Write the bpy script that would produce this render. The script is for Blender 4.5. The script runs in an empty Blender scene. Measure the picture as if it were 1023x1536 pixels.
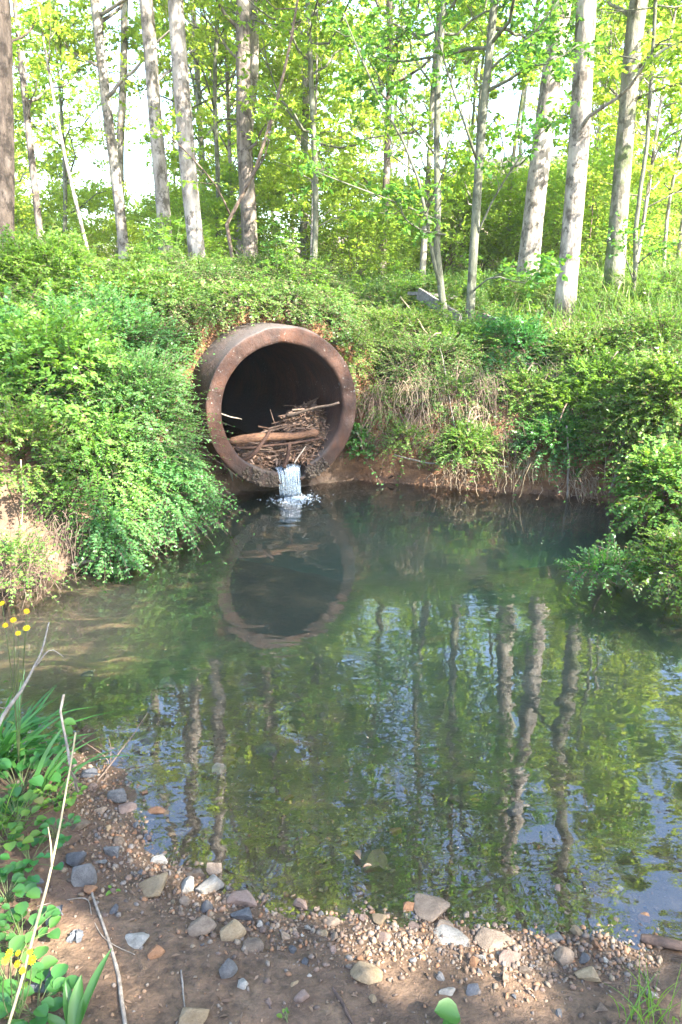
import bpy, bmesh, math
import numpy as np
from math import sin, cos, pi, radians
from mathutils import Vector

scene = bpy.context.scene
COL = scene.collection
# ------------------------------------------------------------------ camera model
F, PITCH, CAMH = 1100.0, radians(17.4), 2.1
SUN = np.array([0.60, -0.45, 0.66]); SUN /= np.linalg.norm(SUN)

def ray(px, py):
    a = (px - 511.5) / F; b = -(py - 768) / F
    return np.array([a, cos(PITCH) + b * sin(PITCH), -sin(PITCH) + b * cos(PITCH)])
def at_y(px, py, Y):
    d = ray(px, py); return np.array([0, 0, CAMH]) + d * (Y / d[1])
def at_z(px, py, z=0.0):
    d = ray(px, py); return np.array([0, 0, CAMH]) + d * ((z - CAMH) / d[2])

# ------------------------------------------------------------------ noise
def _h(ix, iy, s):
    v = np.sin(ix * 127.1 + iy * 311.7 + s * 74.7) * 43758.5453
    return v - np.floor(v)
def vn(x, y, s=0):
    x = np.asarray(x, float); y = np.asarray(y, float)
    ix, iy = np.floor(x), np.floor(y); fx, fy = x - ix, y - iy
    fx = fx * fx * (3 - 2 * fx); fy = fy * fy * (3 - 2 * fy)
    a = _h(ix, iy, s) * (1 - fx) + _h(ix + 1, iy, s) * fx
    b = _h(ix, iy + 1, s) * (1 - fx) + _h(ix + 1, iy + 1, s) * fx
    return (a * (1 - fy) + b * fy) * 2 - 1
def fbm(x, y, s=0, o=4):
    r = 0; a = 1.0
    for k in range(o):
        r = r + a * vn(x * 2 ** k, y * 2 ** k, s + k * 3.1); a *= 0.5
    return r
def sst(a, b, x):
    t = np.clip((np.asarray(x, float) - a) / (b - a), 0, 1); return t * t * (3 - 2 * t)
def nrm(v):
    return v / np.maximum(np.linalg.norm(v, axis=-1, keepdims=True), 1e-9)

# ------------------------------------------------------------------ objects
def props(o, label=None, cat=None, group=None, kind=None):
    if label: o['label'] = label
    if cat: o['category'] = cat
    if group: o['group'] = group
    if kind: o['kind'] = kind
    return o
def thing(name, label, cat, loc=(0, 0, 0), group=None):
    o = bpy.data.objects.new(name, None); COL.objects.link(o)
    o.location = Vector([float(c) for c in loc]); o.empty_display_size = 0.2
    return props(o, label, cat, group)

class MB:
    def __init__(s): s.v = []; s.f = {}; s.n = 0
    def add(s, V, Fc):
        V = np.asarray(V, float).reshape(-1, 3); Fc = np.asarray(Fc, int)
        if len(V) == 0 or len(Fc) == 0: return
        s.v.append(V); s.f.setdefault(Fc.shape[1], []).append(Fc + s.n); s.n += len(V)
    def mesh(s, name, mat, base=(0, 0, 0), smooth=True):
        V = np.concatenate(s.v) - np.asarray(base, float)
        me = bpy.data.meshes.new(name)
        me.vertices.add(len(V)); me.vertices.foreach_set('co', V.astype(np.float32).ravel())
        loops, starts, off = [], [], 0
        for k, L in s.f.items():
            A = np.concatenate(L); loops.append(A.ravel())
            starts.append(off + np.arange(len(A)) * k); off += A.size
        loops = np.concatenate(loops).astype(np.int32); starts = np.concatenate(starts).astype(np.int32)
        me.loops.add(len(loops)); me.loops.foreach_set('vertex_index', loops)
        me.polygons.add(len(starts)); me.polygons.foreach_set('loop_start', starts)
        me.polygons.foreach_set('use_smooth', np.full(len(starts), smooth, bool))
        me.update(calc_edges=True)
        me.validate()
        if mat: me.materials.append(mat)
        return me
    def obj(s, name, mat, parent=None, smooth=True):
        base = (0, 0, 0) if parent is None else parent_base(parent)
        o = bpy.data.objects.new(name, s.mesh(name, mat, base, smooth)); COL.objects.link(o)
        if parent is not None: o.parent = parent
        return o
    def obj_at(s, name, mat, base, smooth=True):
        o = bpy.data.objects.new(name, s.mesh(name, mat, base, smooth)); COL.objects.link(o)
        o.location = Vector([float(c) for c in base]); return o
def parent_base(p):
    b = np.array(p.location)
    while p.parent is not None:
        p = p.parent; b = b + np.array(p.location)
    return b

def resample(P, n):
    P = np.asarray(P, float)
    s = np.concatenate([[0], np.cumsum(np.linalg.norm(np.diff(P, axis=0), axis=1))])
    t = np.linspace(0, s[-1], n)
    # smooth (catmull-rom) resample
    out = np.zeros((n, 3))
    for i, ti in enumerate(t):
        k = min(max(np.searchsorted(s, ti) - 1, 0), len(P) - 2)
        u = (ti - s[k]) / max(s[k + 1] - s[k], 1e-9)
        p0, p1, p2, p3 = P[max(k - 1, 0)], P[k], P[k + 1], P[min(k + 2, len(P) - 1)]
        out[i] = 0.5 * (2 * p1 + (p2 - p0) * u + (2 * p0 - 5 * p1 + 4 * p2 - p3) * u * u + (3 * p1 - p0 - 3 * p2 + p3) * u ** 3)
    return out
def tubes(mb, P, R, sides=6, caps=True):
    """P (B,n,3) R (B,n): a batch of tapering tubes"""
    P = np.asarray(P, float); R = np.asarray(R, float)
    if P.ndim == 2: P = P[None]; R = R[None]
    B, n, _ = P.shape
    T = nrm(np.gradient(P, axis=1))
    ref = np.where(np.abs(T[:, :1, 2:3]) > 0.8, np.array([1.0, 0.15, 0]), np.array([0, 0, 1.0]))
    ref = np.broadcast_to(ref, T.shape)
    S = nrm(np.cross(T, ref)); U = np.cross(S, T)
    a = np.arange(sides) / sides * 2 * pi
    V = P[:, :, None] + R[:, :, None, None] * (np.cos(a)[:, None] * S[:, :, None] + np.sin(a)[:, None] * U[:, :, None])
    idx = np.arange(B * n * sides).reshape(B, n, sides)
    q = np.stack([idx[:, :-1], np.roll(idx, -1, 2)[:, :-1], np.roll(idx, -1, 2)[:, 1:], idx[:, 1:]], -1).reshape(-1, 4)
    base = mb.n
    mb.add(V, q)
    if caps:
        cf = np.concatenate([idx[:, 0, ::-1], idx[:, -1]])
        mb.f.setdefault(sides, []).append(cf + base)
def leaves(mb, P, D, N, L, W, fold=0.12, droop=0.0):
    """rhombus leaves; all arrays (n,..)"""
    D = nrm(D); S = nrm(np.cross(D, N)); N2 = np.cross(S, D)
    L = np.broadcast_to(np.asarray(L, float), (len(P),))[:, None]; W = np.broadcast_to(np.asarray(W, float), (len(P),))[:, None]
    mid = P + D * L * 0.45
    l = mid + S * W * 0.5 + N2 * W * fold; r = mid - S * W * 0.5 + N2 * W * fold
    tip = P + D * L - N2 * L * droop
    V = np.stack([P, r, tip, l], 1)
    mb.add(V, np.arange(len(P) * 4).reshape(-1, 4))
def blades(mb, P, D, L, W, bend, rng, n=4, curl=None):
    """grass blades: base P, direction D, length, width, bend (droop fraction)"""
    m = len(P); D = nrm(D)
    L = np.broadcast_to(np.asarray(L, float), (m,)); W = np.broadcast_to(np.asarray(W, float), (m,)); bend = np.broadcast_to(np.asarray(bend, float), (m,))
    az = rng.uniform(0, 2 * pi, m); S = np.stack([np.cos(az), np.sin(az), 0 * az], 1)
    H = D.copy(); H[:, 2] = 0; H = nrm(H + 1e-6)
    S = nrm(np.cross(D, np.array([0, 0, 1.0])) + 0.35 * S)
    t = np.linspace(0, 1, n)
    C = P[:, None] + D[:, None] * (L[:, None] * t)[:, :, None] + (H * 0.5 - np.array([0, 0, 0.75]))[:, None] * (bend * L)[:, None, None] * (t ** 2)[None, :, None]
    w = np.interp(t, [0, .3, .7, 1], [.55, 1, .75, .04])
    A = C + S[:, None] * (W[:, None] * w * 0.5)[:, :, None]; Bq = C - S[:, None] * (W[:, None] * w * 0.5)[:, :, None]
    V = np.stack([A, Bq], 2).reshape(m, 2 * n, 3)
    k = np.arange(n - 1) * 2
    q = np.stack([k, k + 1, k + 3, k + 2], -1)
    mb.add(V, (np.arange(m)[:, None, None] * 2 * n + q[None]).reshape(-1, 4))

# ------------------------------------------------------------------ materials
class NT:
    def __init__(s, name, world=False):
        s.m = bpy.data.materials.new(name); s.m.use_nodes = True
        s.t = s.m.node_tree; s.t.nodes.clear(); s.out = s.t.nodes.new('ShaderNodeOutputMaterial')
    def n(s, kind, **kw):
        nd = s.t.nodes.new('ShaderNode' + kind)
        for k, v in kw.items():
            if k in nd.inputs: s.put(nd.inputs[k], v)
            else: setattr(nd, k, v)
        return nd
    def put(s, sock, v):
        if isinstance(v, bpy.types.NodeSocket): s.t.links.new(v, sock)
        else:
            if isinstance(v, (tuple, list)) and len(v) == 3 and sock.type == 'RGBA': v = (*v, 1)
            sock.default_value = v
    def co(s, kind='Object', scale=(1, 1, 1)):
        tc = s.n('TexCoord'); mp = s.n('Mapping'); s.put(mp.inputs['Vector'], tc.outputs[kind]); mp.inputs['Scale'].default_value = scale
        return mp.outputs[0]
    def wpos(s, scale=(1, 1, 1)):
        g = s.n('NewGeometry'); mp = s.n('Mapping'); s.put(mp.inputs['Vector'], g.outputs['Position']); mp.inputs['Scale'].default_value = scale
        return mp.outputs[0]
    def noise(s, vec, scale, detail=4, rough=0.6, dist=0.0):
        nd = s.n('TexNoise', Scale=scale, Detail=detail, Roughness=rough, Distortion=dist); s.put(nd.inputs['Vector'], vec); return nd.outputs['Fac']
    def ramp(s, fac, stops, interp='LINEAR'):
        nd = s.n('ValToRGB'); s.put(nd.inputs[0], fac); r = nd.color_ramp; r.interpolation = interp
        while len(r.elements) < len(stops): r.elements.new(0.5)
        for e, (p, c) in zip(r.elements, stops):
            e.position = p; e.color = (c, c, c, 1) if isinstance(c, (int, float)) else (*c, 1)
        return nd.outputs[0]
    def mix(s, fac, a, b, mode='MIX'):
        nd = s.n('MixRGB', blend_type=mode); s.put(nd.inputs[0], fac); s.put(nd.inputs[1], a); s.put(nd.inputs[2], b); return nd.outputs[0]
    def math(s, op, a, b=0.0):
        nd = s.n('Math', operation=op); s.put(nd.inputs[0], a); s.put(nd.inputs[1], b); return nd.outputs[0]
    def bump(s, h, strength=0.5, dist=0.02, normal=None):
        nd = s.n('Bump', Strength=strength, Distance=dist); s.put(nd.inputs['Height'], h)
        if normal is not None: s.put(nd.inputs['Normal'], normal)
        return nd.outputs[0]
    def pbr(s, col, rough=0.8, normal=None, spec=0.3):
        nd = s.n('BsdfPrincipled'); s.put(nd.inputs['Base Color'], col); s.put(nd.inputs['Roughness'], rough)
        nd.inputs['Specular IOR Level'].default_value = spec
        if normal is not None: s.put(nd.inputs['Normal'], normal)
        return nd.outputs[0]
    def done(s, sh): s.put(s.out.inputs['Surface'], sh); return s.m

def leaf_mat(name, c1, c2, t1, t2, tm=0.45, gloss=0.06, c3=None):
    k = NT(name); g = k.n('NewGeometry'); oi = k.n('ObjectInfo')
    r = g.outputs['Random Per Island']
    mid = [] if c3 is None else [(0.97, c3)]
    a = k.ramp(r, [(0, c1), (0.9, c2)] + mid); b = k.ramp(r, [(0, t1), (0.9, t2)] + mid)
    hv = k.n('HueSaturation', Saturation=1.0, Fac=1.0)
    k.put(hv.inputs['Color'], a); k.put(hv.inputs['Hue'], k.math('ADD', k.math('MULTIPLY', oi.outputs['Random'], 0.03), 0.485))
    k.put(hv.inputs['Value'], k.math('ADD', k.math('MULTIPLY', oi.outputs['Random'], 0.3), 0.85))
    d = k.n('BsdfDiffuse'); k.put(d.inputs['Color'], hv.outputs[0])
    t = k.n('BsdfTranslucent'); k.put(t.inputs['Color'], b)
    m = k.n('MixShader'); m.inputs[0].default_value = tm; k.put(m.inputs[1], d.outputs[0]); k.put(m.inputs[2], t.outputs[0])
    gl = k.n('BsdfGlossy'); gl.inputs['Roughness'].default_value = 0.38; gl.inputs['Color'].default_value = (1, 1, 1, 1)
    m2 = k.n('MixShader'); m2.inputs[0].default_value = gloss * .25; k.put(m2.inputs[1], m.outputs[0]); k.put(m2.inputs[2], gl.outputs[0])
    return k.done(m2.outputs[0])
def bark_mat(name, dark, light, moss=None, spots=0.5, zs=0.35, sc=14):
    k = NT(name); v = k.wpos((1, 1, zs))
    n1 = k.noise(v, sc, 6, 0.7); n2 = k.noise(k.wpos((1, 1, .7)), 2.6, 4, 0.65)
    c = k.ramp(n1, [(0.32, dark), (0.62, light)])
    c = k.mix(k.ramp(n2, [(spots - .08, 0.0), (spots + .1, 0.75)]), c, tuple(min(1, x * 1.45 + .03) for x in light))
    n3 = k.noise(k.wpos((1, 1, .8)), 6.5, 5, .7); c = k.mix(k.ramp(n3, [(.52, 0.0), (.60, .85)]), c, tuple(x * .8 for x in dark))
    if moss: c = k.mix(k.ramp(k.noise(k.wpos(), 3.1, 5, .7), [(.5, 0.0), (.62, .8)]), c, moss)
    return k.done(k.pbr(c, 0.9, k.bump(n1, 0.9, 0.03), 0.15))
def plain_mat(name, c1, c2, scale=20, rough=0.8, bump=0.4, zs=1.0, spec=.3):
    k = NT(name); n1 = k.noise(k.wpos((1, 1, zs)), scale, 5, 0.65)
    return k.done(k.pbr(k.ramp(n1, [(0.3, c1), (0.7, c2)]), rough, k.bump(n1, bump, 0.01), spec))
def stone_mat(name, c1, c2, rough=0.75):
    k = NT(name); oi = k.n('ObjectInfo'); v = k.co('Object'); 
    ad = k.n('VectorMath', operation='ADD'); k.put(ad.inputs[0], v)
    cx = k.n('CombineXYZ'); k.put(cx.inputs[0], k.math('MULTIPLY', oi.outputs['Random'], 37.0)); k.put(ad.inputs[1], cx.outputs[0])
    n1 = k.noise(ad.outputs[0], 1.6, 6, 0.65); n2 = k.noise(ad.outputs[0], 9, 4, 0.7)
    c = k.ramp(n1, [(0.3, c1), (0.68, c2)])
    c = k.mix(k.ramp(n2, [(.45, 0.0), (.75, .45)]), c, tuple(x * .45 for x in c1))
    hv = k.n('HueSaturation'); k.put(hv.inputs['Color'], c); k.put(hv.inputs['Value'], k.math('ADD', k.math('MULTIPLY', oi.outputs['Random'], .5), .55))
    return k.done(k.pbr(hv.outputs[0], rough, k.bump(n2, 0.5, 0.15), 0.35))

M = {}
M['shrub'] = leaf_mat('shrub_leaf', (.050, .135, .045), (.090, .190, .045), (.09, .26, .04), (.17, .36, .04), .42, .05)
M['shrub2'] = leaf_mat('shrub_leaf_light', (.075, .165, .035), (.125, .215, .035), (.16, .34, .03), (.26, .43, .03), .44, .05)
M['forest'] = leaf_mat('forest_leaf', (.15, .23, .035), (.22, .28, .035), (.40, .57, .06), (.56, .66, .06), .56, .04)
M['forest2'] = leaf_mat('forest_leaf_green', (.10, .195, .03), (.16, .24, .03), (.29, .49, .05), (.43, .58, .05), .55, .04)
M['sapling'] = leaf_mat('sapling_leaf', (.050, .135, .030), (.090, .17, .028), (.12, .30, .03), (.21, .38, .03), .5, .05)
M['herb'] = leaf_mat('herb_leaf', (.060, .135, .030), (.115, .190, .030), (.12, .26, .025), (.21, .34, .025), .38, .05, (.20, .15, .06))
M['ground'] = leaf_mat('ground_cover_leaf', (.045, .110, .028), (.095, .160, .032), (.09, .21, .025), (.17, .29, .025), .36, .04, (.19, .14, .08))
M['grass'] = leaf_mat('grass_blade', (.060, .130, .025), (.120, .185, .030), (.13, .27, .02), (.22, .33, .025), .42, .06, (.26, .21, .11))
M['lush'] = leaf_mat('lush_leaf', (.030, .110, .025), (.055, .150, .030), (.06, .22, .025), (.10, .28, .03), .35, .09)
M['shade_leaf'] = leaf_mat('overhead_leaf', (.07, .13, .025), (.10, .16, .025), (.14, .26, .02), (.2, .31, .02), .45, .04)
M['deadleaf'] = leaf_mat('dead_leaf', (.07, .042, .027), (.19, .125, .085), (.08, .04, .02), (.2, .12, .06), .15, .05)
M['straw'] = leaf_mat('dry_straw', (.20, .14, .085), (.40, .32, .21), (.2, .14, .07), (.3, .24, .12), .15, .04)
M['bark_grey'] = bark_mat('pale_grey_bark', (.085, .070, .055), (.30, .26, .22), None, .55)
M['bark_brown'] = bark_mat('brown_bark', (.058, .046, .037), (.20, .165, .135), None, .60)
M['bark_dark'] = bark_mat('dark_furrowed_bark', (.018, .014, .011), (.075, .058, .046), None, .66)
M['bark_moss'] = bark_mat('mossy_grey_bark', (.10, .09, .065), (.25, .23, .18), (.07, .10, .03), .62)
M['bark_young'] = bark_mat('young_grey_green_bark', (.075, .075, .05), (.17, .17, .12), None, .66, .2, 20)
M['twig'] = plain_mat('twig_bark', (.06, .04, .028), (.17, .12, .085), 30, .85, .5)
M['stem'] = plain_mat('green_stem', (.05, .08, .025), (.12, .13, .05), 25, .7, .2)
M['drywood'] = plain_mat('weathered_stick', (.10, .08, .062), (.25, .215, .175), 40, .85, .5, .3)
M['straw_stalk'] = plain_mat('dry_stalk', (.19, .15, .08), (.34, .28, .165), 30, .75, .3, .3)
M['log'] = plain_mat('driftwood', (.018, .010, .007), (.085, .042, .025), 34, .85, 1.0, 3.5)
M['log_main'] = plain_mat('reddish_driftwood', (.035, .018, .011), (.23, .115, .06), 30, .85, 1.0, 4.0)
M['stick_dark'] = plain_mat('wet_stick', (.035, .022, .016), (.13, .08, .055), 30, .75, .6)
M['board'] = plain_mat('weathered_board', (.07, .06, .05), (.22, .195, .17), 18, .85, .5)
M['yellow'] = leaf_mat('yellow_petal', (.70, .42, .01), (.80, .56, .02), (.5, .32, .01), (.6, .4, .01), .3, .04)
M['leafgrey'] = plain_mat('grey_dead_leaf', (.035, .037, .04), (.11, .113, .118), 40, .6, .3)
ST = {'tan': stone_mat('tan_stone', (.13, .09, .06), (.27, .20, .14)), 'rust': stone_mat('rust_stone', (.15, .07, .032), (.29, .15, .075)),
      'grey': stone_mat('grey_stone', (.075, .07, .066), (.19, .18, .17)), 'white': stone_mat('white_stone', (.20, .175, .14), (.42, .38, .32)),
      'dark': stone_mat('dark_stone', (.045, .045, .048), (.12, .12, .125), .6), 'ochre': stone_mat('ochre_stone', (.17, .115, .06), (.30, .22, .13)),
      'pink': stone_mat('pinkish_stone', (.15, .095, .07), (.26, .18, .14))}

# ------------------------------------------------------------------ the pond and the terrain
def P0(px, py): p = at_z(px, py); return (p[0], p[1])
SHORE = [(3.6, 1.95), (4.3, 3.0), (3.9, 4.3), (2.95, 5.0), (2.75, 5.7), (2.85, 6.4), (2.78, 7.0), (2.3, 7.22), (1.6, 7.42), (.65, 7.75), (0.05, 7.95),
         (-.55, 8.0), (-1.25, 7.45), (-1.62, 6.7), (-1.72, 5.85), (-2.05, 5.25), (-2.55, 4.8), (-3.3, 4.45), (-3.5, 3.7), (-2.7, 3.2), (-1.7, 2.98),
         P0(112, 1150), P0(180, 1182), P0(212, 1255), P0(290, 1298), P0(350, 1338), P0(460, 1362), P0(650, 1372), P0(760, 1392), P0(900, 1396), P0(1023, 1404), (1.7, 1.98), (2.7, 1.95)]
def _closed(P, n=4):
    P = np.array(P); out = []
    for i in range(len(P)):
        p0, p1, p2, p3 = P[i - 1], P[i], P[(i + 1) % len(P)], P[(i + 2) % len(P)]
        for k in range(n):
            u = k / n
            out.append(.5 * (2 * p1 + (p2 - p0) * u + (2 * p0 - 5 * p1 + 4 * p2 - p3) * u * u + (3 * p1 - p0 - 3 * p2 + p3) * u ** 3))
    return np.array(out)
POLY = _closed(SHORE, 3)
def sdf(x, y):
    x = np.asarray(x, float).ravel(); y = np.asarray(y, float).ravel()
    best = np.full(len(x), 1e9); ins = np.zeros(len(x), bool)
    A = POLY; B = np.roll(POLY, -1, 0)
    for (ax, ay), (bx, by) in zip(A, B):
        dx, dy = bx - ax, by - ay
        t = np.clip(((x - ax) * dx + (y - ay) * dy) / (dx * dx + dy * dy), 0, 1)
        best = np.minimum(best, (x - ax - t * dx) ** 2 + (y - ay - t * dy) ** 2)
        c = ((ay > y) != (by > y))
        with np.errstate(divide='ignore', invalid='ignore'):
            ins ^= c & (x < (bx - ax) * (y - ay) / (by - ay if by != ay else 1e-9) + ax)
    d = np.sqrt(best); return np.where(ins, -d, d)
# culvert pipe frame
PC = np.array([-.553, 7.2, .90]); PAZ = radians(26); PAX = np.array([-sin(PAZ), cos(PAZ), 0]); PRT = np.array([cos(PAZ), sin(PAZ), 0])
PR, Pr = .800, .635
def HT(x, y):
    sh = np.shape(x); x = np.asarray(x, float).ravel(); y = np.asarray(y, float).ravel()
    d = sdf(x, y) + .03 * fbm(x * 2.3, y * 2.3, 5, 3)
    wb = sst(5.6, 6.8, y); wl = sst(-1.1, -1.7, x) * sst(3.0, 4.0, y) * (1 - wb); wr = sst(1.9, 2.6, x) * sst(3.0, 4.2, y) * (1 - wb)
    wn = np.clip(1 - wb - wl - wr, 0, 1)
    out_n = np.interp(d, [0, .3, 1, 2, 4, 12], [0, .045, .13, .28, .42, .6])
    out_b = np.interp(d, [0, .05, .13, .24, .40, .9, 1.5, 2.0, 3, 5, 10, 60], [0, .10, .38, .66, .86, 1.20, 1.44, 1.56, 1.80, 2.02, 2.12, 2.4])
    out_l = np.interp(d, [0, .2, .5, 1, 2, 4, 12], [0, .16, .45, .95, 1.45, 1.85, 2.2])
    out_r = np.interp(d, [0, .12, .4, 1.0, 2, 4, 12], [0, .22, .55, .95, 1.45, 1.85, 2.2])
    in_n = np.interp(-d, [0, .5, 1.5, 2.6, 5], [0, .07, .24, .55, .9])
    in_f = np.interp(-d, [0, .15, .8, 2.0, 5], [0, .14, .55, .8, .9])
    in_l = np.interp(-d, [0, .5, 1.0, 1.6, 3], [0, .045, .12, .4, .8])
    po = wn * out_n + wb * out_b + wl * out_l + wr * out_r
    pi_ = wn * in_n + wb * in_f + wl * in_l + wr * in_f
    h = np.where(d > 0, po, -pi_)
    far = sst(14, 48, y); h = h + far * (5.5 * sst(-6, 10, x) + 1.2) + sst(60, 200, np.hypot(x, y)) * 6
    rel = x - PC[0], y - PC[1]
    s = rel[0] * PAX[0] + rel[1] * PAX[1]; l = np.abs(rel[0] * PRT[0] + rel[1] * PRT[1])
    s0 = .07 * fbm(x * 3.1, y * 3.1, 14, 3); m = sst(.36, .80, s + s0) * (1.80 + .10 * np.clip(s, 0, 3)) * sst(2.1, .65, l + .2 * fbm(x * 1.3, y * 1.3, 19, 2))
    h = np.maximum(h, np.where((s > .3) & (s < 5), m, -9))
    amp = .007 + .06 * sst(.1, 1.0, d) * (1 - wn)
    h = h + amp * fbm(x * 1.7, y * 1.7, 9, 4) + (.006 + .008 * (1 - wn)) * fbm(x * 9, y * 9, 2, 3)
    return h.reshape(sh)
def ground_px(px, py):
    d = ray(px, py); o = np.array([0, 0, CAMH])
    t = np.linspace(.5, 40, 4000); Q = o + d * t[:, None]
    k = np.argmax(Q[:, 2] < np.maximum(HT(Q[:, 0], Q[:, 1]), -9))
    return Q[k]
def bed_px(px, py): return ground_px(px, py)

def build_ground():
    def axis(a, b, step, lo, hi):
        c = list(np.arange(a, b, step)); s = step; v = c[-1]
        while v < hi: s *= 1.13; v += s; c.append(v)
        s = step; v = c[0]; pre = []
        while v > lo: s *= 1.13; v -= s; pre.append(v)
        return np.array(pre[::-1] + c)
    xs = axis(-4.0, 4.4, .035, -220, 220); ys = axis(1.0, 10.0, .035, -60, 320)
    X, Y = np.meshgrid(xs, ys); Z = HT(X, Y)
    nx, ny = len(xs), len(ys)
    idx = np.arange(nx * ny).reshape(ny, nx)
    q = np.stack([idx[:-1, :-1], idx[:-1, 1:], idx[1:, 1:], idx[1:, :-1]], -1).reshape(-1, 4)
    V = np.stack([X, Y, Z], -1).reshape(-1, 3)
    rel = V - PC; s = rel @ PAX; l = rel @ PRT; rr = np.hypot(l, rel[:, 2])
    inside = (rr < Pr + .07) & (s > -.25) & (s < 8)
    dele = inside[q].any(1); bnd = np.intersect1d(q[dele].ravel(), q[~dele].ravel()); bnd = bnd[(rr[bnd] > PR - .05) & (rr[bnd] < PR + .5) & (V[bnd, 2] > .3)]
    f = ((PR - .06) / rr[bnd])[:, None]; V[bnd] = PC + s[bnd][:, None] * PAX + f * (l[bnd][:, None] * PRT + rel[bnd, 2][:, None] * np.array([0, 0, 1.0]))
    q = q[~dele]
    mb = MB(); mb.add(V, q)
    k = NT('bank_soil')
    d = sdf(V[:, 0], V[:, 1])
    g = k.n('NewGeometry'); sx = k.n('SeparateXYZ'); k.put(sx.inputs[0], g.outputs['Position'])
    sn = k.n('SeparateXYZ'); k.put(sn.inputs[0], g.outputs['Normal'])
    big = k.noise(k.wpos(), 1.1, 5, .65); fine = k.noise(k.wpos(), 26, 6, .7); mid = k.noise(k.wpos(), 6, 5, .65)
    mud = k.ramp(mid, [(.3, (.075, .046, .028)), (.55, (.130, .082, .051)), (.75, (.185, .125, .080))])
    grit = k.ramp(fine, [(.38, (.42, .42, .42)), (.5, (.9, .9, .88)), (.64, (1.25, 1.2, 1.12))]); mud = k.mix(.8, mud, grit, 'MULTIPLY')
    red = k.ramp(mid, [(.35, (.085, .048, .032)), (.7, (.14, .083, .055))]); mud = k.mix(k.ramp(big, [(.5, 0.0), (.62, .7)]), mud, red)
    clay = k.ramp(k.noise(k.wpos((1, 1, 2.2)), 4.5, 6, .7), [(.3, (.070, .034, .018)), (.5, (.14, .068, .033)), (.74, (.29, .15, .07))])
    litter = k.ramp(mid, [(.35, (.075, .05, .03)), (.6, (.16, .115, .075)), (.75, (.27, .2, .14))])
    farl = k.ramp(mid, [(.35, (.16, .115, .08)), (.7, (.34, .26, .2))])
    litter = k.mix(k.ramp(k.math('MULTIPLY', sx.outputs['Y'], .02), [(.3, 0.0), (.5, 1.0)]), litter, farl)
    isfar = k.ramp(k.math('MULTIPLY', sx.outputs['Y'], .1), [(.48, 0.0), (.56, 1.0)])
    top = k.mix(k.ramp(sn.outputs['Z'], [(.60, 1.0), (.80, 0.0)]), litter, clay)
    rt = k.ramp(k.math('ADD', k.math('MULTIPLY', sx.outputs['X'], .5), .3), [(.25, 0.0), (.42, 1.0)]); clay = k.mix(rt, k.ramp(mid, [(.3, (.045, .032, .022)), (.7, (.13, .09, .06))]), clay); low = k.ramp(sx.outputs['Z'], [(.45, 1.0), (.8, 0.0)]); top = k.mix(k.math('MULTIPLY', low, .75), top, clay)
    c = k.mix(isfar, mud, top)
    bed = k.ramp(mid, [(.33, (.045, .034, .020)), (.52, (.095, .070, .042)), (.7, (.16, .115, .072))])
    sd_ = k.n('VectorMath', operation='DISTANCE'); k.put(sd_.inputs[0], g.outputs['Position']); sd_.inputs[1].default_value = (-2.1, 4.5, 0)
    bed = k.mix(k.ramp(k.math('ADD', k.math('MULTIPLY', sd_.outputs['Value'], .5), k.math('MULTIPLY', mid, .2)), [(.38, 1.0), (.62, 0.0)]), bed, k.ramp(fine, [(.3, (.30, .205, .125)), (.7, (.40, .28, .175))]))
    under = k.n('MapRange'); k.put(under.inputs[0], sx.outputs['Z']); under.inputs[1].default_value = -.05; under.inputs[2].default_value = .012; under.inputs[3].default_value = 1; under.inputs[4].default_value = 0
    c = k.mix(k.math('MULTIPLY', under.outputs[0], .9), c, bed)
    wet = k.n('MapRange'); k.put(wet.inputs[0], sx.outputs['Z']); wet.inputs[1].default_value = .01; wet.inputs[2].default_value = .10; wet.inputs[3].default_value = .68; wet.inputs[4].default_value = 1
    cw = k.n('VectorMath', operation='SCALE'); k.put(cw.inputs[0], c); k.put(cw.inputs[3], wet.outputs[0])
    rg = k.n('MapRange'); k.put(rg.inputs[0], sx.outputs['Z']); rg.inputs[1].default_value = .01; rg.inputs[2].default_value = .10; rg.inputs[3].default_value = .45; rg.inputs[4].default_value = .92
    hh = k.math('ADD', k.math('MULTIPLY', mid, 1.2), k.math('MULTIPLY', fine, .6))
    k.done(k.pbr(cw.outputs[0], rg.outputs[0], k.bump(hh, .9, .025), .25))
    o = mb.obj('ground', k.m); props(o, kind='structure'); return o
build_ground()

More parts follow.
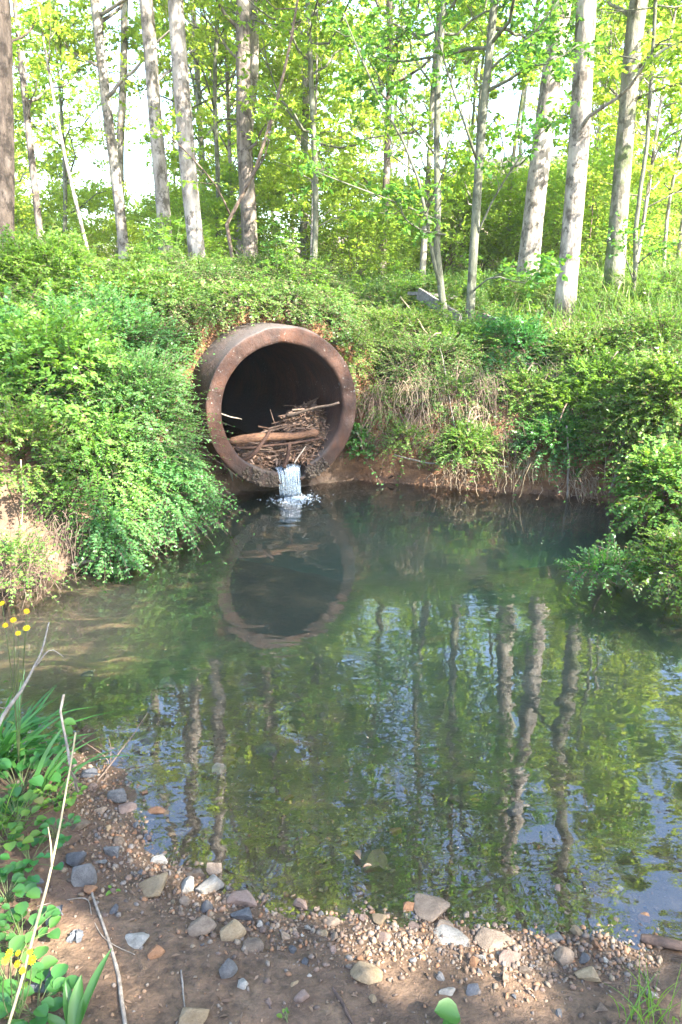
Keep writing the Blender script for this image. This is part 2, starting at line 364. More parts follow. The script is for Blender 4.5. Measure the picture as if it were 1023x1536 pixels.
def build_water():
    k = NT('pond_water')
    lp = k.wpos((1, 1, 1)); g = k.n('NewGeometry')
    n1 = k.noise(k.wpos((2.6, 6.0, 1)), 1.0, 2, .45, .4); n2 = k.noise(k.wpos((9, 15, 1)), 1.0, 2, .5, .8)
    # rings spreading from where the water falls
    ce = k.n('VectorMath', operation='DISTANCE'); k.put(ce.inputs[0], g.outputs['Position']); ce.inputs[1].default_value = (-.42, 7.02, 0)
    ring = k.math('SINE', k.math('MULTIPLY', ce.outputs['Value'], 42.0))
    ramp = k.math('DIVIDE', .26, k.math('ADD', k.math('MULTIPLY', k.math('POWER', ce.outputs['Value'], 2.0), 4.0), .4))
    calm = k.ramp(k.noise(k.wpos((.7, 1.0, 1)), 1.0, 3, .55), [(.36, .35), (.62, 1.25)]); n1 = k.math('MULTIPLY', n1, calm); n2 = k.math('MULTIPLY', n2, calm)
    h = k.math('ADD', k.math('ADD', n1, k.math('MULTIPLY', n2, .10)), k.math('MULTIPLY', ring, ramp))
    nb = k.bump(h, 1.0, WAVE)
    fr = k.n('Fresnel', IOR=1.333); k.put(fr.inputs['Normal'], nb)
    gl = k.n('BsdfGlossy'); gl.inputs['Roughness'].default_value = .0; k.put(gl.inputs['Normal'], nb); gl.inputs['Color'].default_value = (1, 1, 1, 1)
    tr = k.n('BsdfTransparent'); tr.inputs[0].default_value = (.96, .97, .95, 1)
    m = k.n('MixShader'); k.put(m.inputs[0], k.math('MINIMUM', k.math('ADD', k.math('MULTIPLY', fr.outputs[0], 1.35), .056), 1.0)); k.put(m.inputs[1], tr.outputs[0]); k.put(m.inputs[2], gl.outputs[0])
    k.done(m.outputs[0])
    vs = k.n('VolumeScatter'); vs.inputs['Color'].default_value = (.40, .70, .68, 1); vs.inputs['Density'].default_value = VSC; vs.inputs['Anisotropy'].default_value = .2
    va = k.n('VolumeAbsorption'); va.inputs['Color'].default_value = (.60, .68, .50, 1); va.inputs['Density'].default_value = VAB
    ad = k.n('AddShader'); k.put(ad.inputs[0], vs.outputs[0]); k.put(ad.inputs[1], va.outputs[0]); k.put(k.out.inputs['Volume'], ad.outputs[0])
    x0, x1, y0, y1, zb = -4.2, 5.0, .9, 8.6, -1.3
    V = np.array([[x0, y0, zb], [x1, y0, zb], [x1, y1, zb], [x0, y1, zb], [x0, y0, 0], [x1, y0, 0], [x1, y1, 0], [x0, y1, 0]])
    Q = np.array([[3, 2, 1, 0], [4, 5, 6, 7], [0, 1, 5, 4], [1, 2, 6, 5], [2, 3, 7, 6], [3, 0, 4, 7]])
    mb = MB(); mb.add(V, Q); o = mb.obj('pond_water', k.m, smooth=False); props(o, kind='structure')
WAVE, VSC, VAB = .0030, .42, .90
build_water()
# ------------------------------------------------------------------ culvert pipe
def pipe_pt(s, r, th):
    """axial distance, radius, angle from +right, up = +90 deg"""
    s, r, th = np.broadcast_arrays(np.asarray(s, float), np.asarray(r, float), np.asarray(th, float))
    return PC + s[..., None] * PAX + (r * np.cos(th))[..., None] * PRT + (r * np.sin(th))[..., None] * np.array([0, 0, 1.0])
def build_pipe():
    t = thing('culvert_pipe', 'large rust-stained concrete drain pipe jutting from the bank over the pond', 'pipe', (PC[0], PC[1], PC[2] - PR))
    k = NT('stained_concrete'); n1 = k.noise(k.wpos(), 2.2, 6, .7); n2 = k.noise(k.wpos(), 30, 5, .7); n3 = k.noise(k.wpos((3, 3, .6)), 3.0, 5, .6)
    c = k.ramp(n1, [(.3, (.020, .0105, .007)), (.48, (.044, .0195, .0115)), (.62, (.078, .032, .0165)), (.78, (.060, .038, .029))])
    c = k.mix(k.ramp(n3, [(.5, 0.0), (.7, .65)]), c, (.024, .018, .016))
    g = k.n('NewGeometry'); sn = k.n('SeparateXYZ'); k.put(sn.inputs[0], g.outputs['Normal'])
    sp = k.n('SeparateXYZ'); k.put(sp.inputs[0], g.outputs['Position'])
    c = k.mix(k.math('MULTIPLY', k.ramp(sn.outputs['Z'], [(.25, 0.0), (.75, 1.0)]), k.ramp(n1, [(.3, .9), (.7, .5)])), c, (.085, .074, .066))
    vo = k.n('TexVoronoi', Scale=26.0); k.put(vo.inputs['Vector'], k.wpos()); 
    sp2 = k.math('MULTIPLY', k.ramp(vo.outputs['Distance'], [(.13, 1.0), (.24, 0.0)]), k.ramp(k.noise(k.wpos(), 3.4, 3, .6), [(.54, 0.0), (.60, 1.0)]))
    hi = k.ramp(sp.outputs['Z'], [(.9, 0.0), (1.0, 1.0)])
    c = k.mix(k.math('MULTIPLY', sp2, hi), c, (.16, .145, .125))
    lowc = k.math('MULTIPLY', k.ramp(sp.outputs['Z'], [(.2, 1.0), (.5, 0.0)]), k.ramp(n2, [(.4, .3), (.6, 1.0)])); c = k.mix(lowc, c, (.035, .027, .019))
    c = k.mix(k.ramp(n2, [(.35, .35), (.6, 0.0)]), c, (.06, .04, .03))
    k.done(k.pbr(c, .78, k.bump(k.math('ADD', n2, k.math('MULTIPLY', n1, .5)), .7, .015), .3))
    nt, th = 144, None
    th = np.linspace(0, 2 * pi, nt, endpoint=False)
    def wob(s): return .015 * fbm(np.cos(th) * 3 + s * 5, np.sin(th) * 3 + 9, 3, 3)
    # broken notch in the rim, just right of the lowest point
    dth = np.angle(np.exp(1j * (th - radians(-84))))
    notch = sst(.26, .17, np.abs(dth) + .03 * vn(th * 30, 0 * th, 4))
    L = 7.0
    prof = []   # (s array, r array): from inside far end, along the inside, round the mouth, along the outside
    for s in [L, 5, 3, 2, 1.2, .8, .5, .3, .2, .13, .08, .04]:
        prof.append((np.full(nt, s), Pr + .5 * wob(s) * (s < 2) + notch * .10 * sst(.30, .10, s)))
    prof.append((.010 + .02 * notch + .4 * wob(1), Pr + .008 + .3 * wob(0) + notch * .12))
    face = .011 * fbm(np.cos(th) * 6, np.sin(th) * 6, 7, 3)
    for r in [.67, .70, .73, .76, .785]:
        prof.append((face + notch * .10 + .004 * vn(th * 20, 0 * th + r * 30, 2), np.where(notch > .02, np.maximum(r, Pr + .13 * notch), r) + 0 * th))
    prof.append((.012 + notch * .10 + .3 * wob(2), PR - .006 + 0 * th)); 
    for s in [.035, .10, .2, .35, .5, .7, 1.0, 2, 4, L]:
        prof.append((np.full(nt, s) + notch * .1 * sst(.3, .0, s), PR + .6 * wob(s + 3) * (s < 2)))
    V = np.stack([pipe_pt(s, r, th) for s, r in prof]); n = len(prof)
    idx = np.arange(n * nt).reshape(n, nt)
    q = np.stack([idx[:-1], np.roll(idx, -1, 1)[:-1], np.roll(idx, -1, 1)[1:], idx[1:]], -1).reshape(-1, 4)
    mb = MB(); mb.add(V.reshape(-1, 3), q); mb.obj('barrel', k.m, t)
    # crust of mud and moss on the lower rim
    rg = np.random.default_rng(3); mm = (MB(), MB())
    for i in range(170):
        a = radians(rg.uniform(-128, -97) if i % 3 else rg.uniform(-72, -52)); r = rg.uniform(Pr + .015, PR - .01); c0 = pipe_pt(-.002, r, a)
        rock(mm[0 if i % 3 else 1], c0, rg.uniform(.008, .024) * np.array([1, .7, 1]), rg, 1)
    mc = plain_mat('mud_crust', (.03, .022, .016), (.10, .075, .05), 60, .9, .8)
    for m2 in mm: m2.obj('mud_crust', mc, t)
    # dark stopper of earth far inside
    m3 = MB(); rr = np.linspace(.02, Pr + .05, 6); V = np.stack([pipe_pt(6.4 + .2 * vn(np.cos(th) * r * 5, np.sin(th) * r * 5), r, th) for r in rr])
    idx = np.arange(6 * nt).reshape(6, nt); q = np.stack([idx[:-1], np.roll(idx, -1, 1)[:-1], np.roll(idx, -1, 1)[1:], idx[1:]], -1).reshape(-1, 4)
    m3.add(V.reshape(-1, 3), q); m3.obj('end_wall', k.m, t)
def ico(sub):
    bm = bmesh.new(); bmesh.ops.create_icosphere(bm, subdivisions=sub, radius=1.0)
    V = np.array([v.co[:] for v in bm.verts]); Fc = np.array([[v.index for v in f.verts] for f in bm.faces]); bm.free(); return V, Fc
ICO = {k: ico(k) for k in (1, 2, 3, 4)}
def rotm(rg):
    q = rg.normal(size=4); q /= np.linalg.norm(q); w, x, y, z = q
    return np.array([[1 - 2 * (y * y + z * z), 2 * (x * y - z * w), 2 * (x * z + y * w)], [2 * (x * y + z * w), 1 - 2 * (x * x + z * z), 2 * (y * z - x * w)], [2 * (x * z - y * w), 2 * (y * z + x * w), 1 - 2 * (x * x + y * y)]])
def rock_v(rg, sub, cuts=9, ang=.75):
    V = ICO[sub][0].copy()
    for i in range(cuts):
        n = nrm(rg.normal(size=3)); kk = rg.uniform(ang, .95); e = V @ n - kk
        V = V - np.maximum(e, 0)[:, None] * n * .92
    V = V * (1 + .04 * fbm(V[:, 0] * 2 + V[:, 2], V[:, 1] * 2 - V[:, 2], rg.uniform(0, 50), 3))[:, None]
    return V
def rock(mb, c, size, rg, sub=1, cuts=6):
    V = rock_v(rg, sub, cuts) * size; mb.add(V @ rotm(rg).T + c, ICO[sub][1])
build_pipe()

def build_stream():
    # water lying in the pipe
    zs = PC[2] - Pr + .045
    k = NT('pipe_stream_water'); n1 = k.noise(k.wpos((14, 14, 1)), 1.0, 3, .5)
    nb = k.bump(n1, .6, .01); fr = k.n('Fresnel', IOR=1.33); k.put(fr.inputs['Normal'], nb)
    gl = k.n('BsdfGlossy'); gl.inputs['Roughness'].default_value = .04; k.put(gl.inputs['Normal'], nb)
    d = k.n('BsdfDiffuse'); d.inputs['Color'].default_value = (.10, .065, .042, 1); tr = k.n('BsdfTransparent'); tr.inputs[0].default_value = (.85, .72, .6, 1)
    a = k.n('MixShader'); a.inputs[0].default_value = .5; k.put(a.inputs[1], tr.outputs[0]); k.put(a.inputs[2], d.outputs[0])
    m = k.n('MixShader'); k.put(m.inputs[0], fr.outputs[0]); k.put(m.inputs[1], a.outputs[0]); k.put(m.inputs[2], gl.outputs[0]); k.done(m.outputs[0])
    hw = math.sqrt(Pr ** 2 - (PC[2] - zs) ** 2) + .03
    S = np.array([.085, .2, .5, 1, 2, 4, 6]); mb = MB(); rows = []
    for s in S:
        l = np.linspace(-hw, hw, 9) if s > .15 else np.linspace(-.13, .13, 9) + .055
        rows.append(PC + s * PAX + l[:, None] * PRT + np.array([0, 0, zs - PC[2] + .0]))
    V = np.array(rows); idx = np.arange(len(S) * 9).reshape(len(S), 9)
    q = np.stack([idx[:-1, :-1], idx[:-1, 1:], idx[1:, 1:], idx[1:, :-1]], -1).reshape(-1, 4); mb.add(V.reshape(-1, 3), q)
    o = mb.obj('pipe_stream_water', k.m); props(o, kind='structure')
    # the little waterfall: a thick fluted sheet of strands
    base = pipe_pt(-.1, 0, 0) + np.array([0, 0, -.9]) + .055 * PRT
    t = thing('waterfall', 'small white waterfall spilling through the broken rim of the pipe', 'waterfall', (base[0], base[1], 0))
    k = NT('falling_water'); n1 = k.noise(k.wpos((60, 60, 5)), 1.0, 4, .65)
    gl = k.n('BsdfGlossy'); gl.inputs['Roughness'].default_value = .12; k.put(gl.inputs['Normal'], k.bump(n1, .8, .01))
    d = k.n('BsdfDiffuse'); d.inputs['Color'].default_value = (.20, .27, .34, 1); tr = k.n('BsdfTransparent'); tr.inputs[0].default_value = (.86, .93, .97, 1)
    tl = k.n('BsdfTranslucent'); tl.inputs['Color'].default_value = (.20, .27, .34, 1)
    a0 = k.n('MixShader'); a0.inputs[0].default_value = .4; k.put(a0.inputs[1], d.outputs[0]); k.put(a0.inputs[2], tl.outputs[0])
    a = k.n('MixShader'); k.put(a.inputs[0], k.ramp(n1, [(.44, .03), (.66, .62)])); k.put(a.inputs[1], tr.outputs[0]); k.put(a.inputs[2], a0.outputs[0])
    m = k.n('MixShader'); m.inputs[0].default_value = .16; k.put(m.inputs[1], a.outputs[0]); k.put(m.inputs[2], gl.outputs[0]); k.done(m.outputs[0])
    rg = np.random.default_rng(8); nu, nv = 60, 26
    def sheet(name, hw0, hw1, s0, z0, drop, fl, seed):
        u = np.linspace(-1, 1, nu); v = np.linspace(0, 1, nv); U, Vv = np.meshgrid(u, v)
        flute = fl * (vn(U * 7 + seed, Vv * .8, 3) + .6 * vn(U * 19 + seed, Vv * 1.4, 5))
        s_ = s0 - .13 * Vv ** .6 * (1 - .3 * U ** 2) + flute * (.15 + Vv) + .03 * U ** 2
        z = zs + z0 - drop * Vv ** 1.8 - .02 * U ** 2 * (1 - Vv); l = .055 + U * (hw0 + (hw1 - hw0) * Vv ** .5) + .008 * vn(U * 5 + seed, Vv * 3, 11)
        V = PC + s_[..., None] * PAX + l[..., None] * PRT; V[..., 2] = z
        idx = np.arange(nu * nv).reshape(nv, nu); q = np.stack([idx[:-1, :-1], idx[:-1, 1:], idx[1:, 1:], idx[1:, :-1]], -1).reshape(-1, 4)
        mb = MB(); mb.add(V.reshape(-1, 3), q); o = mb.obj(name, k.m, t); md = o.modifiers.new('thick', 'SOLIDIFY'); md.thickness = .006
    sheet('falling_sheet', .148, .110, .10, .006, .30, .014, 2)
    kb = NT('white_water'); g2 = kb.n('BsdfGlossy'); g2.inputs['Roughness'].default_value = .15; d2 = kb.n('BsdfDiffuse'); d2.inputs['Color'].default_value = (.20, .27, .34, 1); t2_ = kb.n('BsdfTransparent')
    b1 = kb.n('MixShader'); kb.put(b1.inputs[0], kb.ramp(kb.noise(kb.wpos((50, 50, 22)), 1.0, 3, .6), [(.42, .08), (.64, .9)])); kb.put(b1.inputs[1], t2_.outputs[0]); kb.put(b1.inputs[2], d2.outputs[0])
    b2 = kb.n('MixShader'); b2.inputs[0].default_value = .2; kb.put(b2.inputs[1], b1.outputs[0]); kb.put(b2.inputs[2], g2.outputs[0]); kb.done(b2.outputs[0])
    mb = MB()
    for i in range(38):
        u0 = rg.uniform(-1, 1); v = np.linspace(rg.uniform(0, .25), 1, 12); jit = rg.normal(0, .012)
        s_ = .085 - .125 * v ** .6 * (1 - .3 * u0 ** 2) + .03 * u0 ** 2 + jit * v; l = .055 + u0 * (.145 - .045 * v ** .5) + .006 * vn(v * 3, v * 0 + i)
        P = PC + s_[:, None] * PAX + l[:, None] * PRT; P[:, 2] = zs + .010 - .30 * v ** 1.8 - .02 * u0 ** 2 * (1 - v)
        tubes(mb, P, rg.uniform(.0015, .0042) * (1 + .5 * vn(v * 9, v * 0 + i * 3)), 5)
    mb.obj('water_strands', kb.m, t)
    # foam: bubbles and froth where it lands
    kf = NT('foam'); d = kf.n('BsdfDiffuse'); d.inputs['Color'].default_value = (.30, .37, .43, 1); tr = kf.n('BsdfTransparent')
    a = kf.n('MixShader'); a.inputs[0].default_value = .5; kf.put(a.inputs[1], tr.outputs[0]); kf.put(a.inputs[2], d.outputs[0])
    gl = kf.n('BsdfGlossy'); gl.inputs['Roughness'].default_value = .1
    m = kf.n('MixShader'); m.inputs[0].default_value = .1; kf.put(m.inputs[1], a.outputs[0]); kf.put(m.inputs[2], gl.outputs[0]); kf.done(m.outputs[0])
    mb = MB(); c0 = PC + (-.06) * PAX + .055 * PRT; c0[2] = 0
    for i in range(650):
        r = abs(rg.normal(0, .085)) + (.0 if i % 5 else abs(rg.normal(0, .10))); a = rg.uniform(0, 2 * pi)
        p = c0 + PRT * r * cos(a) * 1.35 + PAX * (r * sin(a) * 1.15 - .05); p[2] = .0 + .022 * math.exp(-(r / .08) ** 2) * rg.uniform(0, 1)
        sz = rg.uniform(.0025, .0075) if r < .2 else rg.uniform(.002, .006)
        V = ICO[1][0] * np.array([sz * 1.5, sz * 1.5, sz * .7]); mb.add(V + p, ICO[1][1])
    mb.obj('foam', kf.m, t)
build_stream()

# ------------------------------------------------------------------ debris jammed in the pipe
def heap_h(s, l):
    """height of the jammed debris above the pipe axis plane"""
    return -.60 + (.36 * np.exp(-((l - .27) / .30) ** 2 - ((s - .55) / .36) ** 2) + .40 * np.exp(-((l - .54) / .22) ** 2 - ((s - .42) / .32) ** 2) + .24 * np.exp(-((l + .28) / .30) ** 2 - ((s - .34) / .26) ** 2))
def pl(s, l, z): return PC + s * PAX + l * PRT + np.array([0, 0, z])
def build_debris():
    rg = np.random.default_rng(21)
    def stick(name, pts, r0, r1, mat, label, cat, group=None, sides=7, knobs=True):
        P = resample(pts, 14); L = np.linalg.norm(P[-1] - P[0])
        P = P + .012 * L * np.stack([vn(np.linspace(0, 5, 14), 0 * np.arange(14) + rg.uniform(0, 99)) for _ in range(3)], 1)
        R = np.linspace(r0, r1, 14) * (1 + .12 * vn(np.linspace(0, 9, 14), np.zeros(14) + rg.uniform(0, 99)))
        mb = MB(); tubes(mb, P, R, sides)
        b = P[0].copy(); o = mb.obj_at(name, mat, b); props(o, label, cat, group); return o
    # the main log across the mouth
    P = resample([pl(.17, -.53, -.30), pl(.15, -.2, -.285), pl(.13, .15, -.30), pl(.14, .42, -.285)], 24)
    R = np.full(24, .041) * (1 + .22 * vn(np.linspace(0, 12, 24), np.zeros(24))); R[0] *= .6; R[-1] *= .55; R[-2] *= .8
    mb = MB(); tubes(mb, P, R, 14); o = mb.obj_at('driftwood_log', M['log_main'], P[0]); props(o, 'thick reddish driftwood log wedged level across the pipe mouth', 'log')
    stick('driftwood_pole', [pl(.10, -.50, -.365), pl(.07, 0, -.36), pl(.09, .45, -.345)], .013, .012, M['log'], 'long thin pole lying just below the thick log in the pipe', 'stick')
    stick('driftwood_stick', [pl(.42, .18, -.14), pl(.2, .38, -.05), pl(.0, .60, .03)], .017, .012, M['twig'], 'pale stick poking out past the right side of the pipe rim', 'stick')
    stick('driftwood_stick', [pl(.14, -.46, -.51), pl(.05, -.32, -.42), pl(.12, -.12, -.22)], .026, .016, M['log'], 'thick slanting stick crossing in front of the left half of the log', 'stick')
    stick('driftwood_stick', [pl(.02, -.02, -.59), pl(.03, .03, -.48), pl(.07, .07, -.36)], .026, .020, M['log'], 'short stub of wood propped upright under the log', 'stick')
    stick('driftwood_stick', [pl(.03, .10, -.56), pl(.05, .24, -.40)], .008, .006, M['drywood'], 'thin pale twig leaning under the right half of the log', 'stick')
    stick('driftwood_stick', [pl(.55, -.62, -.03), pl(.55, -.38, -.13), pl(.6, -.25, -.17)], .008, .006, M['drywood'], 'thin pale twig lying along the left wall inside the pipe', 'stick')
    for i in range(125):
        l = rg.normal(.14, .33); s = rg.uniform(.12, .7); l = np.clip(l, -.5, .5)
        z = heap_h(s, l) + rg.uniform(-.04, .02)
        a = rg.normal(.45, .5); ln = rg.uniform(.14, .50)
        dv = np.array([rg.normal(0, .35), cos(a), sin(a) * .34]); dv /= np.linalg.norm(dv)
        q0 = (s - dv[0] * ln / 2, l - dv[1] * ln / 2, z - dv[2] * ln / 2); q1 = (s + dv[0] * ln / 2, l + dv[1] * ln / 2, z + dv[2] * ln / 2)
        f = lambda q: (max(q[0], .03), q[1], max(q[2], -math.sqrt(max(.01, .62 ** 2 - min(.6, abs(q[1])) ** 2))))
        q0, q1 = f(q0), f(q1)
        if math.hypot(q1[1], q1[2]) > .61 or math.hypot(q0[1], q0[2]) > .63: continue
        r = rg.uniform(.004, .013)
        stick('driftwood_stick', [pl(*q0), pl((q0[0] + q1[0]) / 2, (q0[1] + q1[1]) / 2, (q0[2] + q1[2]) / 2 + rg.normal(0, .015)), pl(*q1)], r, r * .6,
              (M['log'], M['stick_dark'], M['stick_dark'], M['twig'])[i % 4], 'one of the many thin sticks tangled in the debris heap inside the pipe', 'stick', 'sticks jammed in the pipe', 6)
    # leaf mass
    n = 8500; s = rg.uniform(.03, 1.0, n); l = np.clip(rg.normal(.12, .32, n), -.6, .62); z = heap_h(s, l) + rg.uniform(-.10, .012, n)
    ok = (np.hypot(l, z) < .63) & ~((s < .12) & (np.abs(l - .03) < .17) & (z < -.42)); s, l, z = s[ok], l[ok], z[ok]; n = len(s)
    P = PC + s[:, None] * PAX + l[:, None] * PRT + z[:, None] * np.array([0, 0, 1.0])
    D = rg.normal(size=(n, 3)); D[:, 2] *= .5; N = np.array([0, -.4, 1.0]) + rg.normal(0, .5, (n, 3))
    mb = MB(); leaves(mb, P, D, N, rg.uniform(.02, .09, n), rg.uniform(.005, .03, n), .35, .25)
    o = mb.obj('leaf_debris', M['deadleaf']); props(o, 'brown heap of soggy dead leaves and bark jammed inside the pipe', 'leaf litter', None, 'stuff')
    # core mound so the heap is not hollow
    ls = np.linspace(-.6, .6, 40); ss = np.linspace(.16, 1.6, 24); Lg, Sg = np.meshgrid(ls, ss); Z = np.maximum(heap_h(Sg, Lg) - .05 + .03 * fbm(Lg * 9, Sg * 9, 2), -.64)
    rr = np.hypot(Lg, Z); sc = np.where(rr > .66, .66 / rr, 1); V = PC + Sg[..., None] * PAX + (Lg * sc)[..., None] * PRT + (Z * sc)[..., None] * np.array([0, 0, 1.0])
    idx = np.arange(24 * 40).reshape(24, 40); q = np.stack([idx[:-1, :-1], idx[:-1, 1:], idx[1:, 1:], idx[1:, :-1]], -1).reshape(-1, 4)
    mb = MB(); mb.add(V.reshape(-1, 3), q); o2 = mb.obj('silt_mound', plain_mat('pipe_silt', (.035, .025, .018), (.11, .075, .05), 30, .95, .9)); props(o2, kind='structure')
build_debris()

# ------------------------------------------------------------------ plants
UP = np.array([0, 0, 1.0])
def sprays(mb, S, D, Ln, rg, pairs=8, L=.03, W=.014, droop=.5, flat=.5, jit=.35, wire=None, wr=.0018):
    """compound sprays: twigs from S along D with leaf pairs. S,D (n,3) Ln (n,)"""
    n = len(S); D = nrm(D); Ln = np.broadcast_to(np.asarray(Ln, float), (n,))
    t = np.linspace(.12, 1, pairs)[None, :] + rg.uniform(-.03, .03, (n, pairs))
    H = D * np.array([1, 1, .2]); C = S[:, None] + D[:, None] * (Ln[:, None] * t)[..., None] - UP * (droop * Ln[:, None] * t ** 2 * .5)[..., None]
    T = nrm(D[:, None] - UP * (droop * t)[..., None])
    side = nrm(np.cross(T, UP + .01)); N = np.cross(side, T)
    N = nrm(N + rg.normal(0, .25, (n, 1, 3)))
    out = []
    for sg in (-1, 1):
        d = nrm(T * .75 + sg * nrm(np.cross(T, N)) * .9 + rg.normal(0, jit, (n, pairs, 3)))
        sc = (rg.uniform(.65, 1.2, (n, pairs)) * np.interp(t, [0, .4, 1], [.8, 1, .6])).ravel()
        leaves(mb, C.reshape(-1, 3), d.reshape(-1, 3), (N + rg.normal(0, flat, (n, pairs, 3))).reshape(-1, 3), sc * L, sc * W, .12, .1)
    if wire is not None:
        P = S[:, None] + D[:, None] * (Ln[:, None] * np.linspace(0, 1, 4)[None])[..., None] - UP * (droop * Ln[:, None] * np.linspace(0, 1, 4)[None] ** 2 * .5)[..., None]
        tubes(wire, P, np.broadcast_to(np.linspace(wr, wr * .4, 4), (n, 4)), 3, False)
def shrub(name, label, cat, base, c, rad, n, mat, seed, L=.032, W=.016, tw=.22, pairs=8, droop=.6, group=None, nst=7, clip=None, stem_mat='twig', front=True, loose=.25):
    rg = np.random.default_rng(seed); base = np.asarray(base, float); c = np.asarray(c, float); rad = np.asarray(rad, float) * np.ones(3)
    t = thing(name, label, cat, base, group); fm, sm = MB(), MB()
    u = nrm(rg.normal(size=(n, 3))); u[:, 2] = np.where(u[:, 2] < -.55, -u[:, 2], u[:, 2])
    lump = 1 + .24 * fbm(u[:, 0] * 2.4 + seed, u[:, 1] * 2.4 + u[:, 2] * 2, seed, 3)
    rr = (rg.uniform(.35, 1.0, n) ** .45) * lump + rg.exponential(.04, n)
    S = c + u * rad * rr[:, None] * .9
    if clip is not None: k = clip(S); S, u = S[k], u[k]
    D = nrm(u * .9 + UP * .25 + rg.normal(0, .45, S.shape)); lng = np.where(rg.random(len(S)) < .07, 2.1, 1.0)
    gz = HT(S[:, 0], S[:, 1]); k = S[:, 2] > np.maximum(gz, .02) + .01; S, D, lng = S[k], D[k], lng[k]
    ln = rg.uniform(.6, 1.3, len(S)) * tw * lng; ok = np.ones(len(S), bool)
    for q in (.3, .65, 1.05):
        E = S + D * (ln * q)[:, None] - UP * (droop * ln * q * q * .5)[:, None] - PC; es = E @ PAX; ok &= ~((np.hypot(E @ PRT, E[:, 2]) < PR + .015) & (es > -.02) & (es < 6.5))
    S, D, ln = S[ok], D[ok], ln[ok]
    sprays(fm, S, D, ln, rg, pairs, L, W, droop, .45, .3, sm, .0022)
    for i in range(nst):
        e = c + nrm(rg.normal(size=3) + [0, -.2, .5]) * rad * .75; m = base * .5 + e * .5 + [0, 0, .15] + rg.normal(0, .06, 3)
        P = resample([base + rg.normal(0, .06, 3) * [1, 1, 0], m, e], 10); tubes(sm, P, np.linspace(.014, .004, 10) * rg.uniform(.6, 1.2), 6)
    fm.obj('foliage', M[mat], t); sm.obj('stems', M[stem_mat], t); return t

def g3(x, y, dz=0): return np.array([x, y, float(HT(np.array([x]), np.array([y]))[0]) + dz])

